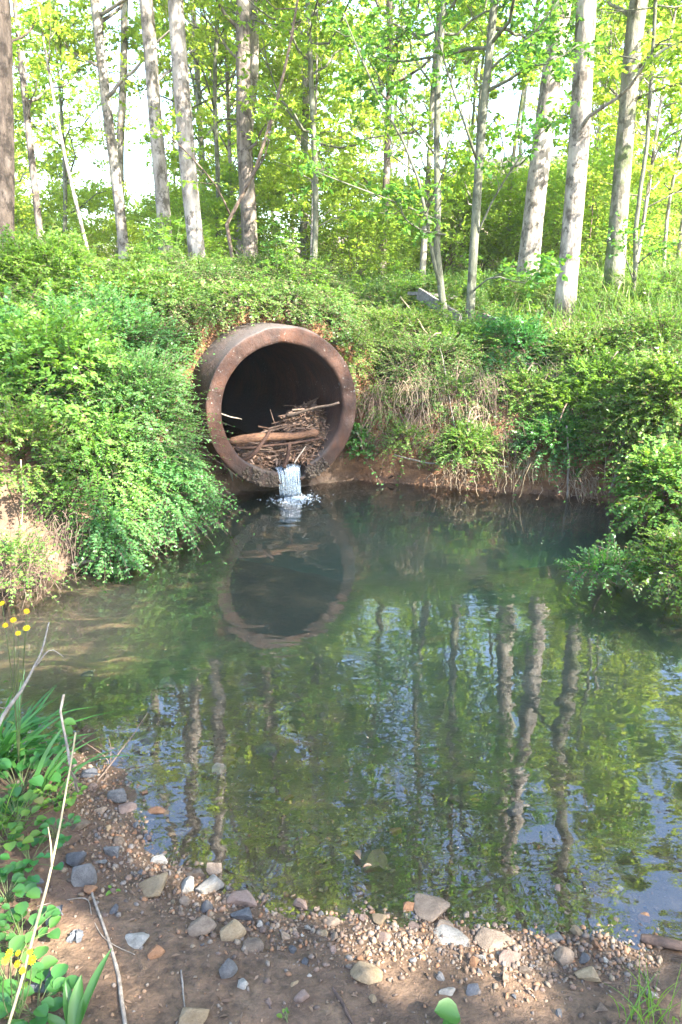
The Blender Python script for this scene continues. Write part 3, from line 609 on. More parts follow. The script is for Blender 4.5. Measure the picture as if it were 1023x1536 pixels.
def tree(name, label, cat, path, r0, height, mats, seed, crown0=4.0, n1=22, len1=2.6, n2=6, n3=5, nl=8, leaf=.085, group=None, elev=(15, 50), low=0, flare=.35, tipr=.12, lowlen=1.5, sides=12, prune=None, arcs=(), wid=.58):
    """path: world points of the trunk from its foot up; carried on upwards to height (m above foot)"""
    rg = np.random.default_rng(seed); bark, lm = mats
    P = np.asarray(path, float); d = nrm(P[-1] - P[-2]); d = nrm(d * np.array([.6, .6, 1])); z0 = P[0, 2]
    while P[-1, 2] - z0 < height:
        d = nrm(d + rg.normal(0, .05, 3) * [1, 1, .2] + UP * .04); P = np.vstack([P, P[-1] + d * 1.3])
    n = max(14, int(height * 2.2)); P = resample(P, n); hh = P[:, 2] - z0
    R = r0 * np.interp(hh / hh[-1], [0, .3, .7, 1], [1, .82, .48, tipr]) * (1 + .05 * vn(hh * 1.3, hh * 0 + seed)) + r0 * flare * np.exp(-hh / .28)
    t = thing(name, label, cat, P[0], group)
    mb = MB(); tubes(mb, P, R, sides); mb.obj('trunk', M[bark], t)
    bm, lf = MB(), MB()
    def at(f):
        i = np.clip(f * (n - 1), 0, n - 1.001); k = i.astype(int); u = (i - k)[:, None]; return P[k] * (1 - u) + P[k + 1] * u, (R[k] * (1 - (i - k)) + R[k + 1] * (i - k))
    f0 = np.searchsorted(hh, crown0) / (n - 1)
    f = np.sort(rg.uniform(f0, .98, n1)); fl = rg.uniform(.12, f0, low) if low else np.zeros(0)
    f = np.concatenate([f, fl]); B = len(f)
    S, Rb = at(f); az = np.arange(B) * 2.4 + rg.normal(0, .5, B); el = np.radians(rg.uniform(elev[0], elev[1], B))
    D = np.stack([np.cos(az) * np.cos(el), np.sin(az) * np.cos(el), np.sin(el)], 1)
    fr = np.clip((f - f0) / (1 - f0), 0, 1); Ln = len1 * np.interp(fr, [0, .25, 1], [.75, 1, .28]) * rg.uniform(.7, 1.2, B)
    if low: Ln[n1:] = lowlen * rg.uniform(.5, 1.1, low)
    m = 8; tt = np.linspace(0, 1, m)
    C1 = S[:, None] + D[:, None] * (Ln[:, None] * tt)[..., None] + UP * (.10 * Ln[:, None] * tt ** 2)[..., None] + np.cumsum(rg.normal(0, .035, (B, m, 3)), 1) * Ln[:, None, None] * (tt > 0)[None, :, None]
    R1 = np.minimum(Rb * .5, .012 + .014 * Ln)[:, None] * np.linspace(1, .25, m)
    if prune is not None:
        k = prune(C1.reshape(-1, 3)).reshape(B, m).all(1); C1, R1, Ln, D = C1[k], R1[k], Ln[k], D[k]; B = len(C1)
    tubes(bm, C1, R1, 6)
    extra = []
    for pts, ra, rb in arcs:
        A = resample(pts, m); extra.append(A); tubes(bm, A, np.linspace(ra, rb, m), 7)
    if extra:
        E = np.array(extra); C1 = np.concatenate([C1, E]); Ln = np.concatenate([Ln, np.linalg.norm(E[:, -1] - E[:, 0], axis=1)]); B = len(C1)
    # second order
    B2 = B * n2; par = np.repeat(np.arange(B), n2); f2 = rg.uniform(.25, 1, B2); k = np.minimum((f2 * (m - 1)).astype(int), m - 2); u = (f2 * (m - 1) - k)[:, None]
    S2 = C1[par, k] * (1 - u) + C1[par, k + 1] * u; T = nrm(C1[par, k + 1] - C1[par, k])
    sd = nrm(np.cross(T, UP + .01)) * rg.choice([-1, 1], B2)[:, None]
    D2 = nrm(T * .7 + sd * rg.uniform(.4, 1.1, B2)[:, None] + UP * rg.normal(.1, .3, B2)[:, None]); L2 = Ln[par] * .45 * (1.15 - f2 * .6) * rg.uniform(.6, 1.2, B2)
    m2 = 5; t2 = np.linspace(0, 1, m2); C2 = S2[:, None] + D2[:, None] * (L2[:, None] * t2)[..., None] + np.cumsum(rg.normal(0, .05, (B2, m2, 3)), 1) * L2[:, None, None] * (t2 > 0)[None, :, None]
    if prune is not None:
        k = prune(C2.reshape(-1, 3)).reshape(B2, m2).all(1); C2, L2, D2 = C2[k], L2[k], D2[k]; B2 = len(C2)
    tubes(bm, C2, (.004 + .004 * L2)[:, None] * np.linspace(1, .3, m2), 4, False)
    # leaf twigs
    B3 = B2 * n3; p3 = np.repeat(np.arange(B2), n3); f3 = rg.uniform(.2, 1, B3); k = np.minimum((f3 * (m2 - 1)).astype(int), m2 - 2); u = (f3 * (m2 - 1) - k)[:, None]
    S3 = C2[p3, k] * (1 - u) + C2[p3, k + 1] * u
    D3 = nrm(D2[p3] * .5 + rg.normal(0, .7, (B3, 3)) * [1, 1, .45]); L3 = rg.uniform(.12, .38, B3)
    tl = rg.uniform(.25, 1.05, (B3, nl)); Cc = S3[:, None] + D3[:, None] * (L3[:, None] * tl)[..., None] - UP * (.12 * L3[:, None] * tl ** 2)[..., None]
    dl = nrm(D3[:, None] * .5 + rg.normal(0, .8, (B3, nl, 3)) * [1, 1, .6] - UP * .15); Nl = UP + rg.normal(0, .55, (B3, nl, 3))
    Cc, dl, Nl = Cc.reshape(-1, 3), dl.reshape(-1, 3), Nl.reshape(-1, 3)
    if prune is not None: k = prune(Cc); Cc, dl, Nl = Cc[k], dl[k], Nl[k]
    sc = rg.uniform(.6, 1.2, len(Cc)) * leaf; leaves(lf, Cc, dl, Nl, sc, sc * wid, .10, .12)
    bm.obj('branches', M[bark], t); lf.obj('foliage', M[lm], t); return t
def copy_thing(t, loc, rz, sc, label=None):
    r = t.copy(); COL.objects.link(r); r.location = loc; r.rotation_euler = (0, 0, rz); r.scale = (sc, sc, sc)
    if label: r['label'] = label
    for ch in list(t.children):
        c = ch.copy(); COL.objects.link(c); c.parent = r
    return r
def tp(Y, *pts):
    """trunk path through photo points at depth Y; the foot is set on the ground"""
    W = [at_y(px, py, Y + (p[0] if p else 0)) for px, py, *p in pts]
    f = W[0].copy(); g = g3(f[0], f[1], -.08); d = nrm(W[1] - W[0])
    k = (f[2] - g[2]); foot = W[0] - d * (k / max(d[2], .3)) if abs(k) > .02 else W[0]
    foot[2] = g3(foot[0], foot[1], -.08)[2]
    return [foot] + W[1:] if abs(k) < .4 else [foot] + W
# ------------------------------------------------------------------ where the canopy overhead leaves gaps for the sun
SPOTS = [(at_z(62, 812, .25), .5), (at_z(95, 922, -.05), .42), (at_z(20, 915, -.05), .3), (at_y(640, 640, 7.8), .18), (at_y(745, 622, 7.7), .30), (at_y(900, 520, 8.3), .40), (at_y(1000, 570, 7.2), .40), (at_y(330, 520, 7.6), .16), (at_y(185, 650, 6.0), .20), (at_y(60, 640, 6.0), .26),
         (at_y(230, 600, 6.1), .10), (at_y(850, 600, 7.9), .34), (at_y(960, 700, 6.3), .34), (at_y(700, 690, 7.5), .13), (at_y(120, 480, 7.0), .5), (at_y(230, 470, 8.2), .6), (at_y(450, 450, 9.4), .5), (at_z(640, 1420, .05), .10), (at_z(700, 1440, .05), .07)]
def gaps(C):
    keep = np.ones(len(C), bool)
    for p, r in SPOTS:
        v = C - p; v = v - (v @ SUN)[:, None] * SUN; keep &= np.linalg.norm(v, axis=1) > r
    return keep

# ------------------------------------------------------------------ named trees
W = 'trees standing behind the pond'
tree('pale_tree', 'big pale trunk in front on the right bank, foot nearest the water', 'tree', tp(9.6, (845, 487), (857, 350), (868, 220), (880, 0)), .126, 16, ('bark_grey', 'forest2'), 11, 5.2, 24, 2.6, flare=.25,
     arcs=[([at_y(857, 222, 9.6), at_y(880, 178, 9.4), at_y(935, 140, 9.0), at_y(975, 85, 8.6)], .028, .010), ([at_y(957, 108, 8.8), at_y(1000, 72, 8.6), at_y(1060, 50, 8.4)], .012, .006)])
tree('broad_tree', 'thick sunlit trunk with wide flared foot, left of the front pale trunk', 'tree', tp(12.0, (790, 425), (803, 300), (818, 180), (843, 0)), .158, 17, ('bark_grey', 'forest'), 12, 5.5, 26, 3.0, flare=.55)
tree('mossy_tree', 'greenish grey trunk at the right, leaning outwards, vines at its foot', 'tree', tp(10.5, (917, 468), (930, 300), (940, 180), (958, 0)), .125, 15, ('bark_moss', 'forest2'), 13, 4.6, 24, 2.6, low=5, lowlen=1.6,
     arcs=[([at_y(955, 105, 10.5), at_y(985, 75, 10.2), at_y(1023, 62, 9.9), at_y(1060, 60, 9.7)], .022, .008), ([at_y(950, 150, 10.5), at_y(1000, 130, 10.3), at_y(1060, 120, 10.0)], .022, .008)])
tree('bright_tree', 'brightest smooth pale trunk on the left, just above the pipe', 'tree', tp(12.0, (299, 415), (290, 330), (279, 215), (263, 0)), .128, 16, ('bark_grey', 'forest'), 14, 5.0, 24, 2.6, low=3, lowlen=1.3)
tree('spotted_tree', 'pale trunk with brown blotches, left of the brightest trunk', 'tree', tp(13.0, (252, 425), (244, 300), (233, 180), (219, 0)), .118, 16, ('bark_grey', 'forest'), 15, 4.6, 24, 2.6, low=4, lowlen=1.4)
tree('slim_tree', 'slim patchy trunk leaning left, in front of the white sky gap', 'tree', tp(14.0, (190, 425), (178, 300), (160, 160), (143, 0)), .098, 15, ('bark_grey', 'forest'), 16, 4.8, 18, 2.2, low=6, lowlen=1.6, n3=3)
tree('upright_slim_tree', 'straight slim grey trunk close behind the slim patchy one', 'tree', tp(15.5, (181, 420), (180, 230), (185, 120), (187, 0)), .085, 15, ('bark_grey', 'forest'), 17, 5.0, 16, 2.0, n3=3)
tree('brown_tree', 'dark brown furrowed trunk cut by the left edge', 'tree', tp(10.5, (4, 350), (4, 200), (-2, 0)), .150, 16, ('bark_dark', 'forest2'), 18, 4.4, 22, 2.6, flare=.2, low=4, lowlen=1.3)
tree('thin_brown_tree', 'thin brown trunk leaning left, beside the furrowed one', 'tree', tp(13.0, (64, 390), (50, 260), (38, 150), (26, 30)), .062, 11, ('bark_brown', 'forest2'), 19, 4.0, 16, 1.8, low=5, lowlen=1.3)
tree('pale_pole_tree', 'very thin bleached sapling leaning left over the left shrubs', 'tree', tp(11.0, (152, 455), (130, 370), (113, 300), (90, 200)), .026, 5.2, ('bark_grey', 'forest'), 20, 2.6, 10, .9, n2=3, n3=3, flare=.1)
tree('double_tree', 'stout brown and pale trunk behind the crooked dark stem', 'tree', tp(13.5, (376, 420), (373, 320), (366, 200), (365, 0)), .135, 16, ('bark_brown', 'forest'), 21, 4.6, 24, 2.6, low=4, lowlen=1.5, flare=.3)
tree('leaning_tree', 'pale trunk pressed against the stout brown one', 'tree', tp(14.2, (360, 420), (362, 330), (370, 230), (382, 100)), .085, 13, ('bark_grey', 'forest'), 22, 4.6, 18, 2.2)
tree('crooked_sapling', 'dark crooked understory stem with curving boughs above the pipe', 'tree', tp(11.2, (356, 415), (341, 350), (345, 320), (366, 290), (383, 255)), .030, 4.6, ('twig', 'forest2'), 23, 2.5, 10, 1.2, n2=4, n3=4, flare=.1,
     arcs=[([at_y(366, 290, 11.2), at_y(380, 262, 11.1), at_y(398, 232, 10.9), at_y(408, 180, 10.8)], .016, .006), ([at_y(345, 322, 11.2), at_y(325, 280, 11.0), at_y(300, 250, 10.9), at_y(262, 212, 10.8), at_y(225, 195, 10.6)], .015, .005)])
tree('forked_sapling', 'young grey sapling with two stems, left of the wooden board', 'tree', tp(9.3, (668, 475), (656, 390), (657, 300), (655, 200), (661, 60)), .045, 8.0, ('bark_young', 'sapling'), 24, 2.6, 24, 1.9, n2=7, n3=6, leaf=.075, flare=.15, elev=(-5, 30), wid=.62,
     arcs=[([at_y(664, 445, 9.3), at_y(648, 380, 9.25), at_y(640, 330, 9.2), at_y(618, 240, 9.1), at_y(560, 130, 8.8), at_y(515, 20, 8.6)], .026, .006), ([at_y(668, 352, 9.3), at_y(632, 345, 9.1), at_y(605, 325, 8.9), at_y(602, 300, 8.8)], .014, .005),
           ([at_y(655, 330, 9.3), at_y(610, 310, 9.0), at_y(545, 285, 8.7), at_y(480, 260, 8.5)], .013, .005), ([at_y(655, 235, 9.3), at_y(600, 165, 9.1), at_y(560, 100, 8.9)], .013, .004)])
tree('straight_sapling', 'straight young sapling on the bank edge, right of the board', 'tree', tp(9.2, (704, 485), (709, 400), (716, 290), (722, 200), (742, 0)), .056, 9.5, ('bark_young', 'sapling'), 25, 2.4, 24, 1.9, n2=7, n3=6, leaf=.075, flare=.15, elev=(0, 35), wid=.62,
     arcs=[([at_y(733, 105, 9.2), at_y(770, 75, 9.0), at_y(805, 45, 8.9), at_y(838, 0, 8.8)], .016, .006), ([at_y(717, 245, 9.2), at_y(695, 180, 9.0), at_y(672, 110, 8.9), at_y(640, 0, 8.7)], .018, .006),
           ([at_y(712, 360, 9.2), at_y(745, 290, 9.0), at_y(800, 210, 8.8), at_y(850, 170, 8.6)], .014, .004), ([at_y(707, 440, 9.2), at_y(740, 415, 8.9), at_y(790, 425, 8.7), at_y(830, 400, 8.6)], .012, .004)])
tree('fine_sapling', 'thin dark sapling with fine boughs at the far right', 'tree', tp(9.9, (945, 470), (950, 420), (957, 380), (953, 330), (968, 240), (975, 150)), .030, 5.0, ('bark_young', 'sapling'), 26, 1.9, 14, 1.3, n2=5, n3=4, leaf=.065, flare=.1, elev=(0, 40),
     arcs=[([at_y(957, 395, 9.9), at_y(985, 375, 9.7), at_y(1030, 365, 9.5)], .010, .004), ([at_y(950, 420, 9.9), at_y(938, 385, 9.8), at_y(934, 350, 9.7)], .012, .004)])
tree('olive_pole_tree', 'thin olive trunk far behind the forked sapling', 'tree', tp(13.5, (632, 440), (637, 350), (645, 220), (655, 60)), .055, 10, ('bark_moss', 'forest2'), 27, 2.6, 18, 1.8, low=4)
tree('tan_pole_tree', 'thin tan trunk between the pipe and the forked sapling', 'tree', tp(15, (572, 430), (577, 320), (582, 200), (585, 60)), .075, 12, ('bark_brown', 'forest'), 28, 3.0, 20, 2.0, low=4)
tree('leafy_tree', 'bushy bright young tree in the middle, above the pipe', 'tree', tp(12.8, (470, 420), (474, 300), (468, 150)), .05, 9, ('bark_young', 'forest2'), 29, 1.8, 30, 2.1, n3=6, elev=(0, 40), flare=.1)
tree('leafy_tree', 'bushy yellow-green young tree between the pale left trunks', 'tree', tp(15, (325, 420), (328, 300), (322, 150)), .05, 9, ('bark_young', 'forest'), 30, 2.0, 28, 2.2, n3=6, elev=(0, 40), flare=.1)
tree('leafy_tree', 'bushy young tree over the left shrubs, below the white sky', 'tree', tp(14.5, (95, 420), (98, 300)), .045, 4.3, ('bark_young', 'forest'), 31, 1.0, 22, 1.6, n3=6, elev=(0, 40), flare=.1)

# ------------------------------------------------------------------ trees on this side that shade the pond
SH = [(9.5, -2.3, 15, 41, 4.4), (5.9, -2.7, 13, 42, 3.8), (11.5, 1.2, 15, 43, 4.2), (7.6, -5.8, 14, 44, 4.2), (13.2, -4.5, 16, 45, 4.4)]
for x, y, hgt, sd, ln in SH:
    b = g3(x, y, -.1); tree('overhanging_tree', 'spreading leafy tree on the near bank shading the pond', 'tree', [b, b + [0, 0, 2], b + [-.2, .1, 4.5]], .2, hgt, ('bark_brown', 'shade_leaf'), sd, 4.2, 40, ln, n2=7, n3=5, nl=9, leaf=.125, elev=(5, 45), prune=gaps, group='trees shading the pond')

# ------------------------------------------------------------------ the woods behind
rb = np.random.default_rng(77)
VAR = []
for i in range(5):
    b = np.array([0, 0, 0.0]); big = i % 2 == 0
    VAR.append(tree('woodland_tree', 'slender leafy tree deep in the sunlit woods behind the pond', 'tree', [b, b + [.1, 0, 2], b + [.2 * (i - 2), .1, 5]], .075 if big else .045, 15 if big else 9, (('bark_grey', 'bark_moss', 'bark_grey')[i % 3], ('forest', 'forest2', 'forest')[i % 3]), 100 + i,
                    4.0 if big else 1.4, 26, 2.6 if big else 2.0, n3=7, leaf=.12, group='trees in the woods behind', low=5 if big else 0, sides=8, flare=.2))
spots = []
while len(spots) < 66:
    Y = 15.5 + 34 * rb.random() ** 1.3; x = rb.uniform(-.62, .62) * Y
    if all(math.hypot(x - a, Y - b) > 1.3 for a, b in spots):
        # thinner where the white sky shows at the upper left
        if -.42 < x / Y < -.24 and Y < 30 and rb.random() < .9: continue
        spots.append((x, Y))
spots += [(-.04 * 13.2, 13.2), (.17 * 13, 13), (.38 * 12.2, 12.2), (.42 * 14, 14)]
for i, (x, Y) in enumerate(spots):
    v = VAR[(0, 1, 3, 2, 1, 3, 4, 1)[i % 8]] if i < 66 and not (-.45 < x / Y < -.22) else VAR[1 if i % 2 else 3]
    loc = Vector([float(c) for c in g3(x, Y, -.05)]); sc = rb.uniform(.8, 1.2) if i < 66 else rb.uniform(.55, .8)
    if i < 5: t = VAR[i]; t.location = loc; t.rotation_euler = (0, 0, rb.uniform(0, 6))
    else: t = copy_thing(v, loc, rb.uniform(0, 6.3), sc)
for x, Y in ((7.4, 12.4), (9.2, 15.0)): copy_thing(VAR[0 if x > 8 else 2], Vector([float(c) for c in g3(x, Y, -.05)]), x * 3, 1.15)
BV = [shrub('woodland_bush', 'rounded yellow-green bush on the woodland floor behind the pond', 'bush', (0, 0, 0), (0, 0, .75), (1.0, 1.0, .85), 820, ('forest', 'forest2', 'forest2')[i], 200 + i, L=.072, W=.042, tw=.34, pairs=6, group='bushes on the woodland floor') for i in range(3)]
bs = []
while len(bs) < 40:
    Y = 13.0 + 16 * rb.random() ** 1.2; x = rb.uniform(-.56, .5) * Y
    if x > .12 * Y and Y < 15 and rb.random() < .8: continue
    if x > .05 * Y and rb.random() < .35: continue
    if all(math.hypot(x - a, Y - b) > .75 for a, b in bs): bs.append((x, Y))
bs += [(.06 * 17, 17), (.10 * 19, 19), (.03 * 20, 20), (.13 * 16.5, 16.5), (.09 * 23, 23), (.15 * 21, 21), (.18 * 18, 18), (.05 * 25, 25)]
for i, (x, Y) in enumerate(bs):
    loc = Vector([float(c) for c in g3(x, Y, -.05)])
    if i < 3: BV[i].location = loc
    else: copy_thing(BV[i % 3], loc, rb.uniform(0, 6.3), rb.uniform(.45, 1.15) if Y < 14 else rb.uniform(.7, 1.5))

CV = [shrub('crest_weed', 'leafy knee-high weed on the crest of the bank under the trees', 'weed', (0, 0, 0), (0, 0, .26), (.34, .34, .26), 420, ('herb', 'ground')[i], 240 + i, L=.045, W=.024, tw=.2, pairs=6, group='weeds on the crest of the bank', nst=5) for i in range(2)]
cs = []
while len(cs) < 84:
    Y = 8.9 + 3.6 * rb.random(); x = rb.uniform(-.50, .52) * Y; q = np.array([x, Y, 0]) - PC
    if float(HT(np.array([x]), np.array([Y]))[0]) < 1.3 or (q @ PAX < .6 and abs(q @ PRT) < 1.0): continue
    if all(math.hypot(x - a, Y - b) > .38 for a, b in cs): cs.append((x, Y))
for i, (x, Y) in enumerate(cs):
    loc = Vector([float(c) for c in g3(x, Y, -.04)])
    if i < 2: CV[i].location = loc; CV[i].scale = (.5, .5, .5)
    else: copy_thing(CV[i % 2], loc, rb.uniform(0, 6.3), rb.uniform(.25, .72))

def tall_weed(seed, mat, h):
    rg = np.random.default_rng(seed); t = thing('tall_weed', 'thin upright leafy weed sticking up from the top of the bank', 'weed', (0, 0, 0), 'tall weeds on the top of the bank'); fm, sm = MB(), MB()
    for i in range(6):
        a = rg.uniform(0, 6.3); b = np.array([rg.normal(0, .05), rg.normal(0, .05), 0]); L = h * rg.uniform(.5, 1.1); e = b + [cos(a) * L * .25, sin(a) * L * .25, L]
        P = resample([b, (b + e) / 2 + [0, 0, .06 * L], e], 9); tubes(sm, P, np.linspace(.0035, .0014, 9), 4)
        k = rg.uniform(2, 8, 11); j = k.astype(int).clip(0, 7); S = P[j] + (P[j + 1] - P[j]) * (k - j)[:, None]; az = rg.uniform(0, 6.3, 11)
        sprays(fm, S, np.stack([np.cos(az), np.sin(az), rg.uniform(.2, .9, 11)], 1), rg.uniform(.06, .14, 11), rg, 4, .06, .024, .6, .4, .3)
    fm.obj('foliage', M[mat], t); sm.obj('stems', M['stem'], t); return t
TW = [tall_weed(261, 'herb', .55), tall_weed(262, 'shrub2', .7), tall_weed(263, 'grass', .5)]
ts = []
while len(ts) < 95:
    Y = 8.3 + 3.2 * rb.random(); x = rb.uniform(-.47, .52) * Y; q = np.array([x, Y, 0]) - PC
    if float(HT(np.array([x]), np.array([Y]))[0]) < 1.15 or (q @ PAX < .75 and abs(q @ PRT) < 1.0): continue
    if all(math.hypot(x - a, Y - b) > .2 for a, b in ts): ts.append((x, Y))
for i, (x, Y) in enumerate(ts):
    loc = Vector([float(c) for c in g3(x, Y, -.03)]); sc = rb.uniform(.5, 1.1) * 1.0
    if i < 3: TW[i].location = loc; TW[i].scale = (sc, sc, sc)
    else: copy_thing(TW[i % 3], loc, rb.uniform(0, 6.3), sc)

# ------------------------------------------------------------------ shrubs beside the pond
def notpipe(S):
    r = S - PC; s = r @ PAX; l = r @ PRT; return ~((np.hypot(l, r[:, 2]) < PR + .10) & (s > -.6)) & ~((s < .35) & (np.abs(l) < PR - .10) & (s > -1.2))
def sb(px, py, Y, rad, n, mat, seed, label, **kw):
    c = at_y(px, py, Y); c[2] = max(c[2], g3(c[0], c[1])[2] + .02); b = g3(c[0] - .25 * (1 if px < 500 else -1), c[1] + .35, -.03)
    return shrub('leafy_shrub' if px < 500 else 'bank_shrub', label, 'shrub', b, c, rad, n, mat, seed, clip=notpipe, **kw)
G1 = None
sb(198, 640, 6.25, (.56, .55, .62), 2000, 'shrub', 301, 'dense blue-green shrub touching the left side of the pipe', L=.036, W=.020)
sb(244, 745, 6.0, (.40, .40, .36), 1200, 'shrub', 302, 'low shrub drooping to the water just left of the pipe bottom', L=.038, W=.021, droop=1.0)
sb(150, 720, 5.75, (.46, .42, .52), 1250, 'shrub2', 303, 'lighter green shrub bulging over the left pond edge', L=.034, W=.019, droop=.9)
sb(174, 842, 5.3, (.19, .20, .40), 460, 'shrub', 304, 'narrow trailing bough of leaves hanging down into the pond', L=.038, W=.021, droop=1.5)
sb(85, 590, 6.2, (.62, .55, .60), 1250, 'shrub2', 305, 'sunlit green shrub near the left edge, mid height', L=.058, W=.034, pairs=6)
sb(30, 690, 5.5, (.36, .36, .40), 420, 'herb', 306, 'yellowish leafy shrub at the left edge above the mud', L=.040, W=.022)
sb(150, 535, 7.0, (.72, .6, .50), 1900, 'shrub', 307, 'shaded dark green shrub behind the sunlit left one', L=.040, W=.022)
sb(45, 460, 7.4, (.85, .6, .62), 1700, 'shrub2', 308, 'tallest pale green shrub at the top left of the bank', L=.045, W=.026)
sb(215, 500, 8.0, (.75, .6, .34), 1200, 'herb', 309, 'soft light green bush on the bank above and left of the pipe', L=.05, W=.03)
sb(20, 560, 6.4, (.45, .45, .5), 420, 'shrub', 310, 'dark leafy shrub squeezed against the left edge', L=.06, W=.036, pairs=6)
sb(300, 480, 8.7, (.7, .5, .26), 900, 'ground', 311, 'low feathery growth draped right above the top of the pipe', L=.03, droop=.9)
sb(415, 462, 9.3, (.8, .5, .24), 900, 'ground', 312, 'low green tangle on the bank behind the top of the pipe', L=.03)
sb(18, 850, 4.75, (.22, .22, .10), 160, 'herb', 313, 'small yellow-green weed at the left mud edge', L=.03)
sb(990, 745, 6.0, (.30, .34, .36), 560, 'herb', 320, 'bright green shrub at the right edge over the pond', L=.05, W=.03)
sb(1020, 850, 4.8, (.26, .28, .16), 330, 'herb', 321, 'low shrub overhanging the water at the right edge', L=.042, W=.02, droop=.8)
sb(905, 856, 4.8, (.26, .10, .055), 110, 'lush', 322, 'single leafy bough reaching left over the water from the right', L=.038, W=.017, tw=.16, droop=.5, nst=3)
sb(1000, 610, 6.9, (.45, .45, .42), 900, 'herb', 323, 'tall leafy shrub at the right edge, halfway up the bank', L=.05, W=.03)
sb(905, 585, 7.7, (.42, .35, .30), 700, 'shrub2', 324, 'mid green bush hanging over the bank right of the long stalks', L=.040, W=.022)
sb(755, 520, 8.6, (.55, .35, .22), 700, 'lush', 325, 'fresh green bush on the bank edge under the front pale trunk', L=.040, W=.022)
sb(640, 545, 8.2, (.50, .3, .22), 560, 'ground', 326, 'grey-green tangle right of the pipe with dead stems below', L=.03)
sb(560, 520, 8.5, (.42, .3, .2), 480, 'ground', 327, 'dark creeping growth beside the upper right of the pipe', L=.03)
sb(830, 665, 7.4, (.34, .25, .20), 480, 'lush', 328, 'green weed clump behind the upright pale stalk', L=.040, W=.022)
sb(700, 675, 7.45, (.24, .2, .18), 360, 'herb', 329, 'yellow-green weed clump at the waterline, under the clay scar', L=.038, W=.021)
sb(538, 672, 7.85, (.10, .14, .24), 130, 'lush', 330, 'small ivy-like plant hugging the right side of the pipe', L=.045, W=.032, tw=.12, pairs=4)
sb(880, 540, 8.3, (.5, .35, .25), 700, 'herb', 331, 'sunny leafy growth at the foot of the greenish trunk', L=.040, W=.022)
sb(790, 610, 7.8, (.25, .2, .2), 330, 'herb', 332, 'leafy weed beside the orange clay scar', L=.040, W=.022)

sb(690, 600, 7.95, (.42, .25, .24), 520, 'ground', 333, 'grey-green bush above the orange clay scar', L=.034)
sb(860, 640, 7.55, (.30, .25, .26), 460, 'shrub2', 334, 'leafy bush between the upright and the long leaning stalk', L=.044, W=.024)
sb(950, 660, 7.0, (.34, .3, .34), 560, 'herb', 335, 'bright weed bush right of the long leaning stalk', L=.044, W=.024)
sb(600, 500, 8.7, (.5, .3, .2), 520, 'herb', 336, 'light green weeds on the bank right of the pipe top', L=.036)
sb(690, 520, 8.6, (.45, .3, .2), 520, 'shrub2', 337, 'fresh green weeds at the foot of the straight sapling', L=.04)
sb(975, 540, 8.2, (.5, .4, .34), 700, 'herb', 338, 'yellow-green weeds at the right edge below the tall grass', L=.04)

def collar(th, sx, r, rad, n, mat, seed, label):
    c = PC + sx * PAX + r * cos(radians(th)) * PRT + np.array([0, 0, r * sin(radians(th))])
    shrub('trailing_weed', label, 'weed', c + PAX * .25 - [0, 0, .05], c, rad, n, mat, seed, clip=notpipe2, L=.034, W=.018, tw=.2, pairs=7, droop=1.0, nst=4)
def notpipe2(S):
    r = S - PC; s = r @ PAX; l = r @ PRT; rr = np.hypot(l, r[:, 2]); return (rr > PR + .03) & ((s > .28) | (rr > PR + .35))
collar(152, .78, 1.00, (.34, .26, .26), 420, 'herb', 351, 'feathery weeds draped over the left shoulder of the pipe')
collar(125, .74, 1.00, (.34, .26, .20), 420, 'ground', 352, 'soft weeds trailing over the upper left of the pipe')
collar(100, .66, .98, (.34, .28, .16), 420, 'herb', 353, 'green weeds fringing the very top of the pipe')
collar(72, .64, .98, (.34, .28, .18), 420, 'ground', 354, 'grey-green weeds trailing over the upper right of the pipe')
collar(48, .58, 1.02, (.32, .28, .24), 420, 'ground', 355, 'weedy tangle hanging off the right shoulder of the pipe')
collar(22, .55, 1.05, (.24, .24, .28), 300, 'herb', 356, 'light green weeds beside the right side of the pipe, below its shoulder')
collar(90, 1.05, 1.00, (.8, .4, .12), 400, 'herb', 357, 'band of light green weeds on the mound behind the pipe top')
collar(130, 1.0, 1.22, (.5, .4, .16), 520, 'ground', 358, 'low weeds on the mound up left of the pipe')
collar(50, 1.0, 1.22, (.5, .4, .16), 520, 'herb', 359, 'low weeds on the mound up right of the pipe')

sb(610, 660, 7.75, (.20, .14, .10), 150, 'herb', 339, 'small weed patch low on the bare soil right of the pipe', L=.034)
sb(575, 610, 8.05, (.22, .16, .14), 190, 'ground', 340, 'thin creeper on the bank beside the right rim of the pipe', L=.034)

